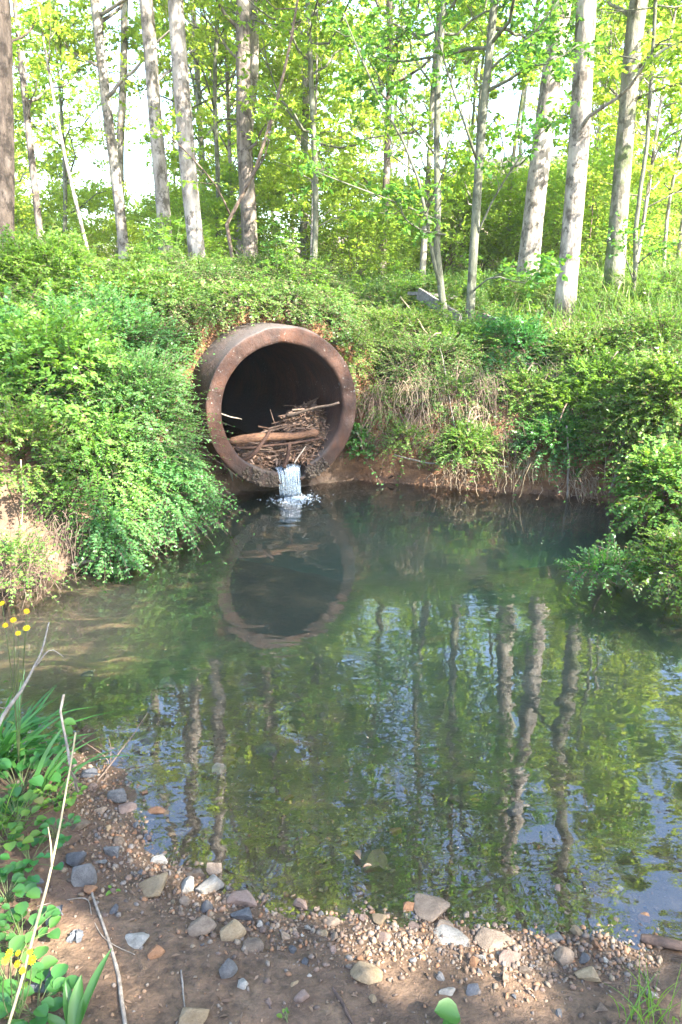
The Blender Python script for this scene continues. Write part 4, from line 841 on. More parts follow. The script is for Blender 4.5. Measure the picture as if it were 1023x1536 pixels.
# ------------------------------------------------------------------ ground cover on the banks
def cover():
    rg = np.random.default_rng(55); fm, gm, tw = MB(), MB(), MB()
    n = 150000; y = 6.9 + 15 * rg.random(n) ** 1.6; x = rg.uniform(-.62, .62, n) * (y + .5); d = sdf(x, y); z = HT(x, y)
    e = .05; sx = (HT(x + e, y) - z) / e; sy = (HT(x, y + e) - z) / e; st = np.hypot(sx, sy)
    P = np.stack([x, y, z], 1); r = P - PC; s = r @ PAX; l = np.abs(r @ PRT); inp = (np.hypot(l, r[:, 2]) < PR + .02) | ((s < .40) & (l < PR + .03) & (s > -1))
    scar = .55 * np.exp(-((x - .95) / .26) ** 2) + np.exp(-((x - 1.7) / .32) ** 2) + .3 * np.exp(-((x - .4) / .3) ** 2)
    pk = sst(.10, .9, z) * (1 - .9 * np.clip(scar, 0, 1) * sst(.95, .75, z)) + .10
    ar = np.clip(np.sqrt(1 + st * st), 1, 7) * .24; k = (z > .10) & ~inp & (rg.random(n) < ar) & (rg.random(n) < np.clip(pk, 0, 1) * (.30 + .70 * sst(-.5, .35, fbm(x * .9, y * .9, 31, 3))))
    P, sx, sy, d = P[k], sx[k], sy[k], d[k]; n = len(P)
    N = nrm(np.stack([-sx, -sy, np.ones(n)], 1))
    for rep in range(2):
        D = nrm(N * .55 + UP * .6 + rg.normal(0, .5, (n, 3))); far = 1 + .5 * sst(9, 16, P[:, 1])
        j = rg.random(n) < (.9 if rep == 0 else .7)
        big = rg.random(n) < .3
        for sel, L, W in ((j & ~big, .026, .014), (j & big, .040, .024)):
            sprays(fm, P[sel] + rg.normal(0, .02, (sel.sum(), 3)), D[sel], (rg.uniform(.10, .30, n) * far)[sel], rg, 6, L, W, .5, .5, .4)
    # grass on the flat top
    n = 22000; y = 8.2 + 14 * rg.random(n) ** 1.7; x = rg.uniform(-.6, .62, n) * (y + .3); z = HT(x, y); d = sdf(x, y)
    P = np.stack([x, y, z], 1); k = (z > 1.35) & (rg.random(n) < .25 + .75 * sst(-.3, .9, x / y * 2.2 + fbm(x, y, 12, 3) * .6)); r = P - PC; s = r @ PAX; l = np.abs(r @ PRT); k &= ~((s < .48) & (l < PR + .03))
    P = P[k]; n = len(P); ht = rg.uniform(.12, .42, n) * np.interp(P[:, 0] / P[:, 1], [-.1, .12, .4], [.6, .8, 1.8])
    blades(gm, P, nrm(UP + rg.normal(0, .28, (n, 3))), ht, rg.uniform(.006, .012, n), rg.uniform(.1, .6, n), rg)
    props(fm.obj('bank_ground_cover', M['ground']), 'mixed small-leaved weeds carpeting the banks and woodland edge', 'ground cover', None, 'stuff')
    props(gm.obj('bank_grass', M['grass']), 'loose tall grass along the top of the bank', 'grass', None, 'stuff')
cover()

# dead leaves strewn on the woodland floor and the lower banks
def litter():
    rg = np.random.default_rng(66); n = 9000; y = 6.9 + 13 * rg.random(n) ** 1.5; x = rg.uniform(-.62, .62, n) * (y + .5); z = HT(x, y); d = sdf(x, y)
    P = np.stack([x, y, z + .01], 1); r = P - PC; k = (z > .03) & ~((np.hypot(r @ PRT, r[:, 2]) < PR + .02) & (r @ PAX > -.3) | ((r @ PAX < .40) & (np.abs(r @ PRT) < PR + .03))); P = P[k]; n = len(P)
    D = rg.normal(size=(n, 3)) * [1, 1, .3]; mb = MB(); leaves(mb, P, D, UP + rg.normal(0, .4, (n, 3)), rg.uniform(.04, .10, n), rg.uniform(.025, .05, n), .25, .2)
    props(mb.obj('fallen_leaves', M['deadleaf']), 'brown fallen leaves strewn over the banks and woods', 'leaf litter', None, 'stuff')
litter()

# dry hanging stems and roots on the cut bank: each tuft is a thing
def tuft(px, py, Y, n, L, spread, label, seed, mat='straw', up=.3, w=.006):
    rg = np.random.default_rng(seed); c = at_y(px, py, Y); mb = MB()
    P = c + rg.normal(0, 1, (n, 3)) * np.array([spread, .10, .06])
    D = nrm(np.array([0, -.8, up]) + rg.normal(0, .45, (n, 3)))
    ln = rg.uniform(.5, 1.1, n) * L; tt = np.linspace(0, 1, 7)
    C = P[:, None] + D[:, None] * (ln[:, None] * tt * .55)[..., None] - UP * (ln[:, None] * tt ** 1.8 * .8)[..., None] + np.cumsum(rg.normal(0, .012, (n, 7, 3)), 1)
    C[..., 2] = np.maximum(C[..., 2], .005 + rg.uniform(0, .05, (n, 1)))
    tubes(mb, C, (rg.uniform(.25, .6, n) * w)[:, None] * np.linspace(1, .5, 7), 3, False)
    t = mb.obj_at('dry_stem_tuft', M[mat], c); props(t, label, 'dead stems')
for a in [(640, 575, 8.0, 150, .5, .16, 'tangle of bleached hanging stems right of the pipe', 401), (735, 575, 7.85, 130, .45, .16, 'fan of reddish dry stems above the orange clay scar', 402), (828, 560, 8.0, 130, .5, .12, 'pale drooping dead grass under the front pale trunk', 403),
          (785, 690, 7.45, 140, .32, .18, 'straw tuft trailing into the water under the weed clump', 404), (880, 715, 7.2, 130, .35, .15, 'dry grass tuft at the right waterline', 405), (560, 590, 8.0, 110, .45, .14, 'thin dry roots hanging beside the right side of the pipe', 406),
          (690, 700, 7.5, 80, .25, .16, 'short straw at the waterline below the clay scar', 407), (75, 790, 5.1, 60, .35, .14, 'bleached tangle of dead stems on the left mud bank', 408), (20, 850, 4.7, 80, .2, .16, 'heap of grey twigs at the left mud edge', 409), (870, 620, 7.7, 90, .4, .12, 'grey dead stalks slanting across the right bank', 410),
          (590, 650, 7.9, 90, .3, .18, 'brown root mesh low on the bank right of the pipe', 411), (230, 770, 6.3, 70, .3, .16, 'dark bare twigs under the left shrubs', 412),
          (700, 610, 7.75, 70, .4, .10, 'loose straw hanging left of the orange clay scar', 413), (765, 655, 7.5, 60, .3, .10, 'brown stems drooping under the clay scar', 414), (935, 640, 7.2, 90, .4, .14, 'straw hanging by the foot of the long leaning stalk', 415), (610, 530, 8.4, 90, .4, .2, 'bleached brush on the slope right of the pipe top', 416),
          (700, 560, 8.1, 80, .45, .16, 'brown dead brush in the middle of the right bank', 417), (900, 560, 8.0, 80, .4, .14, 'bleached stems on the upper right bank', 418), (510, 640, 8.0, 50, .35, .06, 'dark roots pressed against the right rim of the pipe', 419), (620, 620, 7.85, 110, .35, .2, 'reddish roots dangling over the bare soil right of the pipe', 420), (660, 655, 7.65, 80, .25, .14, 'straw lying low over the bare soil left of the weed clump', 421)]:
    tuft(*a, mat='straw' if a[-1] in (401, 403, 404, 405, 407, 413, 415, 416, 418) else 'twig')

def rod(name, pts, r0, r1, mat, label, cat, group=None, sides=6, n=16, wob=.01, forks=()):
    P = resample(pts, n); L = np.linalg.norm(P[-1] - P[0]); rg = np.random.default_rng(int(abs(P[0, 0] * 1000 + P[0, 1] * 100)) % 9999)
    P = P + wob * L * np.stack([vn(np.linspace(0, 6, n), np.zeros(n) + rg.uniform(0, 99)) for _ in range(3)], 1)
    mb = MB(); tubes(mb, P, np.linspace(r0, r1, n) * (1 + .15 * vn(np.linspace(0, 11, n), np.zeros(n))), sides)
    for f in forks:
        Q = resample(f, 8); tubes(mb, Q, np.linspace(r1 * 1.2, r1 * .5, 8), 5)
    o = mb.obj_at(name, M[mat], P[0]); props(o, label, cat, group); return o
Yp = lambda px, py, Y: at_y(px, py, Y)
rod('dead_stalk', [Yp(851, 748, 7.15), Yp(853, 690, 7.15), Yp(850, 638, 7.15)], .010, .008, 'drywood', 'upright pale stalk standing in the water at the right bank', 'stalk')
rod('dead_stalk', [Yp(914, 742, 7.0), Yp(930, 690, 7.05), Yp(941, 640, 7.15), Yp(953, 598, 7.25)], .014, .009, 'drywood', 'long pale stalk leaning right against the right bank', 'stalk')
rod('dead_stalk', [Yp(684, 590 + 60, 7.7), Yp(668, 560, 7.9), Yp(660, 520, 8.05)], .008, .005, 'drywood', 'bleached stem slanting down over the dead stems right of the pipe', 'stalk')
rod('dead_stalk', [Yp(640, 500, 8.5), Yp(620, 470, 8.7), Yp(600, 445, 8.9)], .010, .007, 'straw_stalk', 'straight straw-coloured stem lying on the bank above the pipe', 'stalk')
rod('dead_stalk', [Yp(917, 492, 9.6), Yp(922, 455, 9.7), Yp(930, 425, 9.9)], .018, .010, 'drywood', 'bleached broken branch leaning on the greenish trunk', 'branch')
rod('dead_stalk', [Yp(885, 690, 7.4), Yp(905, 655, 7.5), Yp(930, 590, 7.7)], .007, .005, 'drywood', 'thin pale twig left of the long leaning stalk', 'twig')
rod('fallen_branch', [Yp(590, 683, 7.7), Yp(650, 695, 7.5), Yp(700, 690, 7.45), Yp(760, 700, 7.3)], .009, .006, 'drywood', 'thin bare branch lying along the far waterline', 'branch')
rod('hanging_vine', [Yp(30, 690, 5.4), Yp(34, 740, 5.35), Yp(30, 805, 5.3)], .006, .004, 'straw_stalk', 'pale vine hanging straight down at the left shrubs', 'vine')
rod('hanging_vine', [Yp(52, 705, 5.5), Yp(75, 760, 5.4), Yp(95, 800, 5.3)], .006, .004, 'twig', 'brown vine slanting down beside the left mud bank', 'vine')
rod('hanging_twig', [Yp(198, 770, 5.9), Yp(205, 810, 5.8), Yp(236, 838, 5.7), Yp(258, 805, 5.8), Yp(262, 770, 5.9)], .007, .005, 'straw_stalk', 'pale twig looping down to the water under the left shrubs', 'twig')
rod('fallen_branch', [g3(-2.0, 5.45, .05), g3(-1.85, 5.3, .09), at_z(108, 848, .05)], .022, .014, 'drywood', 'short bleached branch lying on the sunny left mud', 'branch')
rod('fallen_branch', [Yp(330, 762, 7.0), Yp(345, 764, 6.95), Yp(375, 768, 6.9)], .007, .004, 'drywood', 'small twig afloat at the bottom left of the pipe', 'twig')
# old boards on the crest
def board(A, B, w, th, label):
    A, B = np.array(A), np.array(B); d = nrm(B - A); s = nrm(np.cross(d, UP)); u = np.cross(s, d); mb = MB()
    c = []
    for e in np.linspace(0, 1, 7):
        p = A + (B - A) * e
        for a, b in ((-1, -1), (1, -1), (1, 1), (-1, 1)): c.append(p + s * a * th / 2 + u * b * w / 2 * (1 + .02 * math.sin(e * 17)))
    V = np.array(c); idx = np.arange(28).reshape(7, 4); q = np.stack([idx[:-1], idx[1:], np.roll(idx, -1, 1)[1:], np.roll(idx, -1, 1)[:-1]], -1).reshape(-1, 4)
    mb.add(V, q); base = mb.n; mb.f[4].append(np.array([[0, 1, 2, 3], [27, 26, 25, 24]]))
    o = mb.obj_at('weathered_board', M['board'], A, False); props(o, label, 'board')
board(Yp(628, 440, 9.9), Yp(690, 480, 9.15), .14, .04, 'weathered board slanting behind the forked sapling')
board(Yp(622, 440, 9.95), Yp(676, 446, 10.3), .04, .30, 'flat pale board lying on the crest left of the saplings')
board(Yp(716, 474, 9.5), Yp(768, 490, 8.95), .10, .04, 'short board end sticking out under the front pale trunk')
SKY, SUNE, EXPO, GLARE_HAZE = .15, 5.0, 3.25, .0008
# ------------------------------------------------------------------ stones
rs = np.random.default_rng(909)
SV = [MB() for _ in range(12)]; SMESH = {}
for i, m in enumerate(SV): m.add(rock_v(rs, 4, 16, .36), ICO[4][1])
def stone_mesh(v, mat):
    if (v, mat) not in SMESH: SMESH[(v, mat)] = SV[v].mesh('stone', ST[mat])
    return SMESH[(v, mat)]
def put_stone(name, p, sx, sy, sz, mat, label, cat, group=None, v=None, rz=None, tilt=.15, sink=.36):
    o = bpy.data.objects.new(name, stone_mesh(int(rs.integers(0, 12)) if v is None else v, mat)); COL.objects.link(o)
    o.location = (float(p[0]), float(p[1]), float(p[2]) + sz * (1 - 2 * sink)); o.scale = (sx, sy, sz)
    o.rotation_euler = (rs.normal(0, tilt), rs.normal(0, tilt), rs.uniform(0, 6.3) if rz is None else rz); return props(o, label, cat, group)
BIG = [(312, 1334, 46, 30, 'white', 'large pale angular stone at the water edge, left of the orange one'), (365, 1354, 42, 24, 'pink', 'rounded pinkish orange stone at the water edge, above the dark slate stone'),
       (363, 1375, 38, 20, 'dark', 'flat dark slate stone just below the pinkish orange one'), (234, 1332, 52, 28, 'ochre', 'flat wedge-shaped tan stone lying on the mud'), (282, 1331, 32, 26, 'white', 'cream stone between the wedge-shaped and the large pale stone'),
       (322, 1308, 26, 34, 'tan', 'upright tan stone in the shallows above the large pale stone'), (292, 1313, 30, 16, 'tan', 'low tan stone at the edge of the shallows, left of the upright one'), (176, 1196, 32, 24, 'grey', 'smooth grey stone at the end of the twig in the water'),
       (186, 1215, 32, 15, 'pink', 'long pinkish stone below the smooth grey one'), (152, 1218, 18, 14, 'tan', 'small tan stone left of the long pinkish one'), (168, 1280, 30, 22, 'grey', 'pale grey block stone alone on the brown mud'),
       (122, 1322, 38, 58, 'grey', 'tall grey stone standing beside the top of the grey stick'), (116, 1293, 32, 26, 'dark', 'dark grey stone behind the tall standing one'), (240, 1293, 24, 18, 'white', 'white stone at the edge of the shallows on the left'),
       (208, 1413, 38, 16, 'white', 'whitish oval stone on the open mud'), (232, 1431, 26, 20, 'rust', 'rust-coloured stone below the whitish oval one'), (346, 1401, 40, 32, 'ochre', 'chunky ochre stone at the top of the muddy patch'),
       (374, 1422, 36, 17, 'tan', 'flat tan stone right of the chunky ochre one'), (300, 1391, 44, 22, 'tan', 'low brownish stone above the chunky ochre one'), (238, 1222, 32, 19, 'rust', 'wet orange stone lying in the shallows on the left'),
       (553, 1464, 46, 24, 'ochre', 'yellowish oblong stone alone on the lower gravel'), (570, 1382, 24, 20, 'ochre', 'round ochre pebble at the middle of the waterline'), (452, 1363, 22, 30, 'pink', 'upright pinkish grey stone at the waterline'),
       (678, 1410, 54, 14, 'white', 'long cream finger-shaped stone in the middle gravel'), (748, 1416, 58, 15, 'tan', 'long tan finger-shaped stone right of the cream one'), (664, 1391, 30, 19, 'tan', 'domed tan stone above the cream finger stone'),
       (612, 1364, 28, 18, 'rust', 'wet orange stone in the shallows at mid gravel'), (842, 1438, 34, 22, 'tan', 'rounded tan stone among the gravel on the right'), (709, 1446, 16, 24, 'rust', 'narrow orange stone below the long tan one'),
       (672, 1490, 22, 12, 'white', 'small white oval stone on the lower right gravel'), (326, 1156, 26, 20, 'white', 'pale stone breaking the surface of the pond on the left'), (134, 1163, 28, 22, 'dark', 'dark rounded stone by the left weeds'),
       (340, 1459, 28, 30, 'grey', 'brownish grey stone half sunk in the mud'), (285, 1532, 50, 26, 'ochre', 'ochre stone cut by the bottom edge'), (650, 1365, 60, 26, 'tan', 'broad brown stone under water at mid gravel'), (118, 1240, 34, 20, 'tan', 'buried tan stone behind the dry stalk'),
       (760, 1440, 40, 20, 'pink', 'flat pinkish stone under the long tan one'), (880, 1465, 36, 20, 'ochre', 'flat ochre stone near the sedge'), (830, 1410, 30, 16, 'grey', 'grey stone awash at the right waterline'), (500, 1385, 24, 15, 'tan', 'tan pebble left of the round ochre one')]
used = []
for px, py, w, h, mat, lab in BIG:
    p = ground_px(px, py); D = np.linalg.norm(p - [0, 0, CAMH]); sx = w / F * D * .53; sz = h / F * D * .6; sz = min(sz, sx * 1.6)
    put_stone('stone', p, sx, sx * .75 if h < w else sx * .8, sz * .8, mat, lab, 'stone', rz=rs.normal(0, .25), tilt=.1, sink=.36); used.append((p[0], p[1], sx))
names = {'tan': 'tan', 'rust': 'rusty orange', 'grey': 'grey', 'white': 'whitish', 'dark': 'dark slate', 'ochre': 'ochre', 'pink': 'pinkish'}
cnt = 0; tries = 0
while cnt < 285 and tries < 20000:
    tries += 1
    y = rs.uniform(1.25, 3.0); x = rs.uniform(-1.25, 1.35); d = float(sdf([x], [y])[0])
    pr = math.exp(-((d - .10) / .16) ** 2) + (.25 if -.6 < d < 0 else .12 if d < .6 else .04)
    if x < -.25: pr *= .55
    if rs.random() > pr or abs(x) > .5 * y + .1: continue
    r = min(.032, .0130 * math.exp(rs.normal(0, .5)) + .002)
    if any(math.hypot(x - a, y - b) < c * .8 + r * .8 for a, b, c in used): continue
    used.append((x, y, r)); mat = rs.choice(['tan', 'tan', 'rust', 'grey', 'white', 'dark', 'ochre', 'pink', 'pink'])
    where = 'scattered along the gravel shore' if d > 0 else 'lying under the clear shallow water'
    put_stone('pebble', g3(x, y), r, r * rs.uniform(.6, .95), r * rs.uniform(.45, .75), mat, f'small {names[mat]} pebble {where}', 'pebble', f'{names[mat]} pebbles {where}', sink=.42, tilt=.5); cnt += 1
for i in range(16):   # bigger drowned stones
    while True:
        y = rs.uniform(1.9, 4.2); x = rs.uniform(-1.6, 1.4); d = float(sdf([x], [y])[0])
        if -1.0 < d < -.12 and abs(x) < .48 * y: break
    r = rs.uniform(.035, .08); put_stone('sunken_stone', g3(x, y), r, r * .8, r * .5, rs.choice(['tan', 'dark', 'ochre', 'grey']), 'dim brown stone on the pond bed under the water', 'stone', 'drowned stones', sink=.35)
def gravel():
    rg = np.random.default_rng(4); mb = MB(); n = 60000; y = rg.uniform(1.2, 3.3, n); x = rg.uniform(-1.4, 1.5, n); d = sdf(x, y)
    pr = np.exp(-((d - .10) / .12) ** 2) * np.where(x < -.1, .75, 1) + np.where((d > -.6) & (d < 0), .14, .05); k = (rg.random(n) < pr) & (np.abs(x) < .5 * y + .12); x, y = x[k], y[k]; n = len(x); z = HT(x, y)
    sz = np.minimum(.0046 * np.exp(rg.normal(0, .68, n)) + .0012, .016); B = [rock_v(rg, 1, 6, .5) for _ in range(10)]
    for b in range(10):
        I = np.arange(b, n, 10); Rm = np.array([rotm(rg) for _ in I]); V = np.einsum('nij,nvj->nvi', Rm, B[b][None] * np.stack([np.ones(len(I)), rg.uniform(.5, 1, len(I)), rg.uniform(.35, .8, len(I))], 1)[:, None]) * sz[I][:, None, None]
        V = V + np.stack([x[I], y[I], z[I] + sz[I] * .05], 1)[:, None]; nv = V.shape[1]
        mb.add(V.reshape(-1, 3), (np.arange(len(I))[:, None, None] * nv + ICO[1][1][None]).reshape(-1, 3))
    k = NT('gravel'); g = k.n('NewGeometry'); c = k.ramp(g.outputs['Random Per Island'], [(0, (.05, .038, .03)), (.25, (.095, .062, .04)), (.45, (.13, .086, .05)), (.6, (.18, .085, .036)), (.72, (.12, .105, .09)), (.9, (.19, .138, .085)), (1, (.08, .065, .055))])
    c = k.mix(k.ramp(k.noise(k.wpos(), 160, 3, .6), [(.4, .4), (.6, 0.0)]), c, (.07, .05, .04)); k.done(k.pbr(c, .7, None, .35))
    props(mb.obj('fine_gravel', k.m), 'fine mixed gravel along the near shore', 'gravel', None, 'stuff')
gravel()

# ------------------------------------------------------------------ foreground plants and twigs
def broad(mb, base, tip, w, up=UP, rows=9, cup=.18, prof=None, bend=.12):
    """a strap or oval leaf as a small cupped grid"""
    base, tip = np.array(base, float), np.array(tip, float); d = tip - base; L = np.linalg.norm(d); d = d / L; s = nrm(np.cross(d, up)); u = np.cross(s, d)
    t = np.linspace(0, 1, rows); pw = np.interp(t, *(prof or ([0, .12, .35, .6, .85, 1], [.25, .6, 1, .95, .5, .02]))); V = []
    for ti, wi in zip(t, pw):
        c = base + d * L * ti + u * (bend * L * 4 * ti * (1 - ti))
        for q in (-1, -.5, 0, .5, 1): V.append(c + s * q * w * wi / 2 + u * (cup * w * wi * q * q + .015 * w * math.sin(ti * 19 + q * 5)))
    idx = np.arange(rows * 5).reshape(rows, 5); mb.add(V, np.stack([idx[:-1, :-1], idx[:-1, 1:], idx[1:, 1:], idx[1:, :-1]], -1).reshape(-1, 4))
OVAL = ([0, .1, .3, .55, .8, .95, 1], [.1, .6, .98, 1, .75, .3, .02])
def weed(px, py, label, seed, n=12, L=.05, H=.10, spread=.07, mat='lush', rnd=.85):
    rg = np.random.default_rng(seed); b = ground_px(px, py); t = thing('low_weed', label, 'weed', b); lm, sm = MB(), MB()
    if px < 120 and py > 1080: n = int(n * 1.8); spread *= 1.3
    for i in range(n):
        a = rg.uniform(0, 6.3); r = spread * math.sqrt(rg.random()); h = H * rg.uniform(.4, 1.1); top = b + [r * cos(a), r * sin(a), h]; a2 = a + rg.normal(0, .6); l = L * rg.uniform(.6, 1.15)
        tubes(sm, resample([b + rg.normal(0, .008, 3) * [1, 1, 0], (b + top) / 2 + [0, 0, .01], top], 5), np.linspace(.0018, .0011, 5), 4)
        tip = top + [l * cos(a2) * .95, l * sin(a2) * .95, l * rg.uniform(-.25, .35)]; broad(lm, top, tip, l * rnd, rows=7, prof=OVAL, bend=.06)
    lm.obj('leaves', M[mat], t); sm.obj('stems', M['stem'], t)
weed(60, 1122, 'weed with big round leaves beside the pond edge, topmost of its kind', 501, 7, .075, .14, .09)
weed(95, 1205, 'yellow-green clover-like weed beside the bent dry twig', 502, 18, .032, .06, .06, 'herb', .95)
weed(30, 1195, 'broad-leaved weed under the lush grass clump', 503, 16, .06, .12, .10)
weed(15, 1270, 'pale round-leaved weed at the left edge below the grass', 504, 16, .05, .10, .10, 'herb')
weed(45, 1300, 'low weed left of the tall grey stone', 505, 16, .042, .07, .09)
weed(12, 1355, 'dark round-leaved weed at the left edge by the grey leaves', 506, 14, .05, .09, .08)
weed(15, 1490, 'leafy weed under the lower yellow flowers', 507, 16, .05, .09, .08)
weed(55, 1528, 'broad weed in the bottom left corner', 508, 12, .06, .08, .07)
weed(75, 1165, 'small weed leaning over the left pebbles', 509, 10, .045, .08, .06)
weed(690, 1548, 'single large round leaf poking up at the bottom edge', 510, 2, .085, .05, .01, 'lush', .95)
weed(170, 1338, 'tiny two-leaved seedling on the mud', 511, 3, .03, .012, .01, 'herb', .5)
weed(430, 1530, 'tiny green sprout at the bottom edge', 512, 4, .02, .02, .015, 'herb', .6)
weed(70, 1135, 'leafy weed at the foot of the fan of green blades', 513, 14, .05, .12, .08)
weed(25, 1235, 'mid green weed at the left edge, above the pale round-leaved one', 514, 18, .045, .10, .09, 'herb')
weed(85, 1255, 'small leafy weed beside the buried tan stone', 515, 12, .036, .06, .06)
weed(35, 1420, 'spreading weed above the yellow flowers in the corner', 516, 16, .045, .08, .08)
def clump(name, label, cat, px, py, n, L, w, seed, mat='lush', tilt=.5, lean=(0, 0, 0), nseg=7, spread=.04):
    rg = np.random.default_rng(seed); b = ground_px(px, py); mb = MB(); P = b + rg.normal(0, spread, (n, 3)) * [1, 1, 0]; P[:, 2] = HT(P[:, 0], P[:, 1]) - .005
    blades(mb, P, nrm(UP + np.array(lean) + rg.normal(0, tilt, (n, 3)) * [1, 1, .2]), rg.uniform(.55, 1.1, n) * L, w * rg.uniform(.6, 1.1, n), rg.uniform(.2, .8, n), rg, nseg)
    P = mb; o = mb.obj_at(name, M[mat], b); props(o, label, cat); return o
clump('grass_clump', 'lush green clump of lance-shaped leaves at the left pond edge', 'grass clump', 0, 1150, 85, .46, .026, 601, tilt=.42, lean=(.12, 0, 0))
clump('grass_clump', 'narrow fan of green blades leaning right over the water', 'grass clump', 52, 1200, 11, .46, .020, 602, tilt=.16, lean=(.38, .15, 0))
clump('grass_clump', 'thin wispy grass below the lush clump', 'grass clump', 10, 1240, 40, .22, .006, 603, 'grass', .6)
clump('sedge', 'thin sedge in the bottom right corner beside the water', 'sedge', 965, 1530, 34, .25, .006, 604, 'grass', .16)
clump('grass_clump', 'small wisps of grass at the left edge near the bottom', 'grass clump', 5, 1420, 24, .16, .006, 605, 'grass', .6)
def dock():
    b = ground_px(112, 1560); o = MB()
    for tip, w, z in (((168, 1422), .030, .20), ((122, 1462), .042, .13), ((98, 1470), .034, .11), ((60, 1520), .03, .06)):
        d = ray(*tip); T = np.array([0, 0, CAMH]) + d * ((b[2] + z - CAMH) / d[2]); broad(o, b + [0, 0, .0], T, w, cup=.3, bend=.05, rows=12, prof=([0, .3, .6, .85, 1], [.5, .95, 1, .6, .02]))
    x = o.obj_at('strap_leaf_plant', M['lush'], b); props(x, 'plant of upright glossy strap leaves at the bottom left edge', 'plant')
dock()
M['disc'] = plain_mat('orange_flower_disc', (.45, .22, .01), (.65, .38, .02), 300, .8, .5)
def flower(px, py, heads, label, seed, Y0, name='yellow_wildflower'):
    rg = np.random.default_rng(seed); b = ground_px(px, py); t = thing(name, label, 'flower', b); sm = MB()
    for hx, hy, sz in heads:
        top = at_y(hx, hy, Y0 + rg.normal(0, .02)); tubes(sm, resample([b, (b + top) / 2 + rg.normal(0, .008, 3), top], 7), np.linspace(.002, .0012, 7), 4)
        pm = MB(); a = np.arange(11) / 11 * 2 * pi + rg.uniform(0, 1); ax = nrm(np.array([rg.normal(0, .25), -.55, .8])); e1 = nrm(np.cross(ax, [1, .1, 0])); e2 = np.cross(ax, e1)
        D = np.cos(a)[:, None] * e1 + np.sin(a)[:, None] * e2 + ax * .12; leaves(pm, np.repeat(top[None], 11, 0), D, np.repeat(ax[None], 11, 0), sz, sz * .5, .1, .1)
        V = ICO[2][0] * sz * .32 * [1, 1, .6] + top + ax * sz * .08; dm = MB(); dm.add(V, ICO[2][1]); hd = pm.obj('flower_head', M['yellow'], t); dm.obj('flower_disc', M['disc'], hd)
    lm = MB(); k = 10
    for i in range(k):
        f = rg.uniform(.1, .7); top = at_y(*heads[i % len(heads)][:2], Y0); p = b + (top - b) * f; a = rg.uniform(0, 6.3); broad(lm, p, p + np.array([cos(a), sin(a), .3]) * .03, .012, rows=5)
    sm.obj('stems', M['stem'], t); lm.obj('leaves', M['herb'], t)
flower(28, 1160, [(20, 930, .013), (40, 942, .014), (40, 917, .012), (8, 938, .012), (27, 950, .011), (3, 905, .012)], 'tall yellow wildflower rising above the lush grass clump', 701, 2.3)
flower(22, 1540, [(14, 1430, .012), (48, 1440, .013), (26, 1446, .011), (34, 1456, .010), (8, 1441, .011), (45, 1428, .009), (27, 1430, .009)], 'yellow wildflower cluster in the bottom left corner', 702, 1.46)
for i, (px, py, Y) in enumerate([(955, 478, 8.9), (968, 492, 8.7), (985, 485, 8.9), (1000, 476, 9.1), (1012, 498, 8.6), (940, 497, 8.6), (1005, 460, 9.3)]):
    c = at_y(px, py, Y); g = g3(c[0], c[1]); mb = MB(); tubes(mb, resample([g, c], 5), np.full(5, .003), 4); a = np.arange(8) / 8 * 2 * pi
    t = thing('meadow_flower', 'small yellow flower in the tall grass on the right bank', 'flower', g, 'yellow flowers in the right grass'); mb.obj('stem', M['stem'], t)
    pm = MB(); leaves(pm, np.repeat(c[None], 8, 0), np.stack([np.cos(a), np.sin(a), 0 * a + .2], 1), np.repeat(np.array([[0, -.5, 1.]]), 8, 0), .022, .014); pm.obj('flower_head', M['yellow'], t)
gz = lambda px, py, dz=.008: ground_px(px, py) + [0, 0, dz]
rod('dry_stalk', [at_y(12, 1545, 1.36), at_y(45, 1420, 1.5), at_y(75, 1310, 1.66), at_y(95, 1200, 1.86), at_y(113, 1100, 2.05)], .0042, .003, 'straw_stalk', 'long straw-coloured stalk slanting up from the bottom left corner', 'stalk', n=24, wob=.004,
    forks=[[at_y(78, 1300, 1.67), at_y(76, 1265, 1.70), at_y(72, 1240, 1.72)]])
rod('bent_twig', [gz(119, 1192), at_y(108, 1158, 2.15), at_y(103, 1130, 2.2), at_y(92, 1070, 2.3), at_y(98, 1040, 2.35)], .006, .005, 'drywood', 'bleached bent twig standing at the left waterline', 'twig', wob=.008)
rod('fallen_stick', [gz(192, 1545), gz(174, 1450), gz(155, 1385), gz(136, 1334, .02)], .0065, .0045, 'drywood', 'grey stick lying on the mud below the tall grey stone', 'stick', wob=.01)
rod('thin_root', [gz(55, 1362), gz(95, 1352), gz(130, 1352), gz(140, 1380), gz(160, 1412), gz(203, 1437)], .002, .0012, 'drywood', 'thin whitish root curling over the mud beside the grey stick', 'root', n=26)
rod('small_twig', [gz(272, 1458), gz(275, 1490), gz(278, 1522)], .003, .002, 'drywood', 'short pale twig lying on the bare mud', 'twig')
rod('dead_branch', [at_y(-8, 1095, 2.0), at_y(25, 1045, 2.15), at_y(50, 1003, 2.3), at_y(66, 972, 2.4), at_y(74, 935, 2.5)], .007, .003, 'drywood', 'bleached crooked branch reaching over the lush grass clump', 'branch',
    forks=[[at_y(55, 998, 2.3), at_y(75, 975, 2.3), at_y(95, 985, 2.3)], [at_y(20, 1050, 2.15), at_y(10, 1062, 2.1), at_y(-5, 1060, 2.1)]])
rod('drowned_twig', [at_z(145, 1172, .02), at_z(180, 1128, .05), at_z(205, 1095, .10), at_z(222, 1070, .14)], .004, .002, 'twig', 'forked brown twig sticking out of the water at the left', 'twig',
    forks=[[at_z(163, 1150, .02), at_z(158, 1135, .05), at_z(118, 1108, .09)], [at_z(166, 1145, .03), at_z(166, 1120, .07), at_z(162, 1105, .09)]])
rod('shore_stick', [gz(960, 1412, .015), gz(990, 1420, .02), gz(1040, 1430, .02)], .016, .018, 'stick_dark', 'dark wet stick at the water edge in the right corner', 'stick')
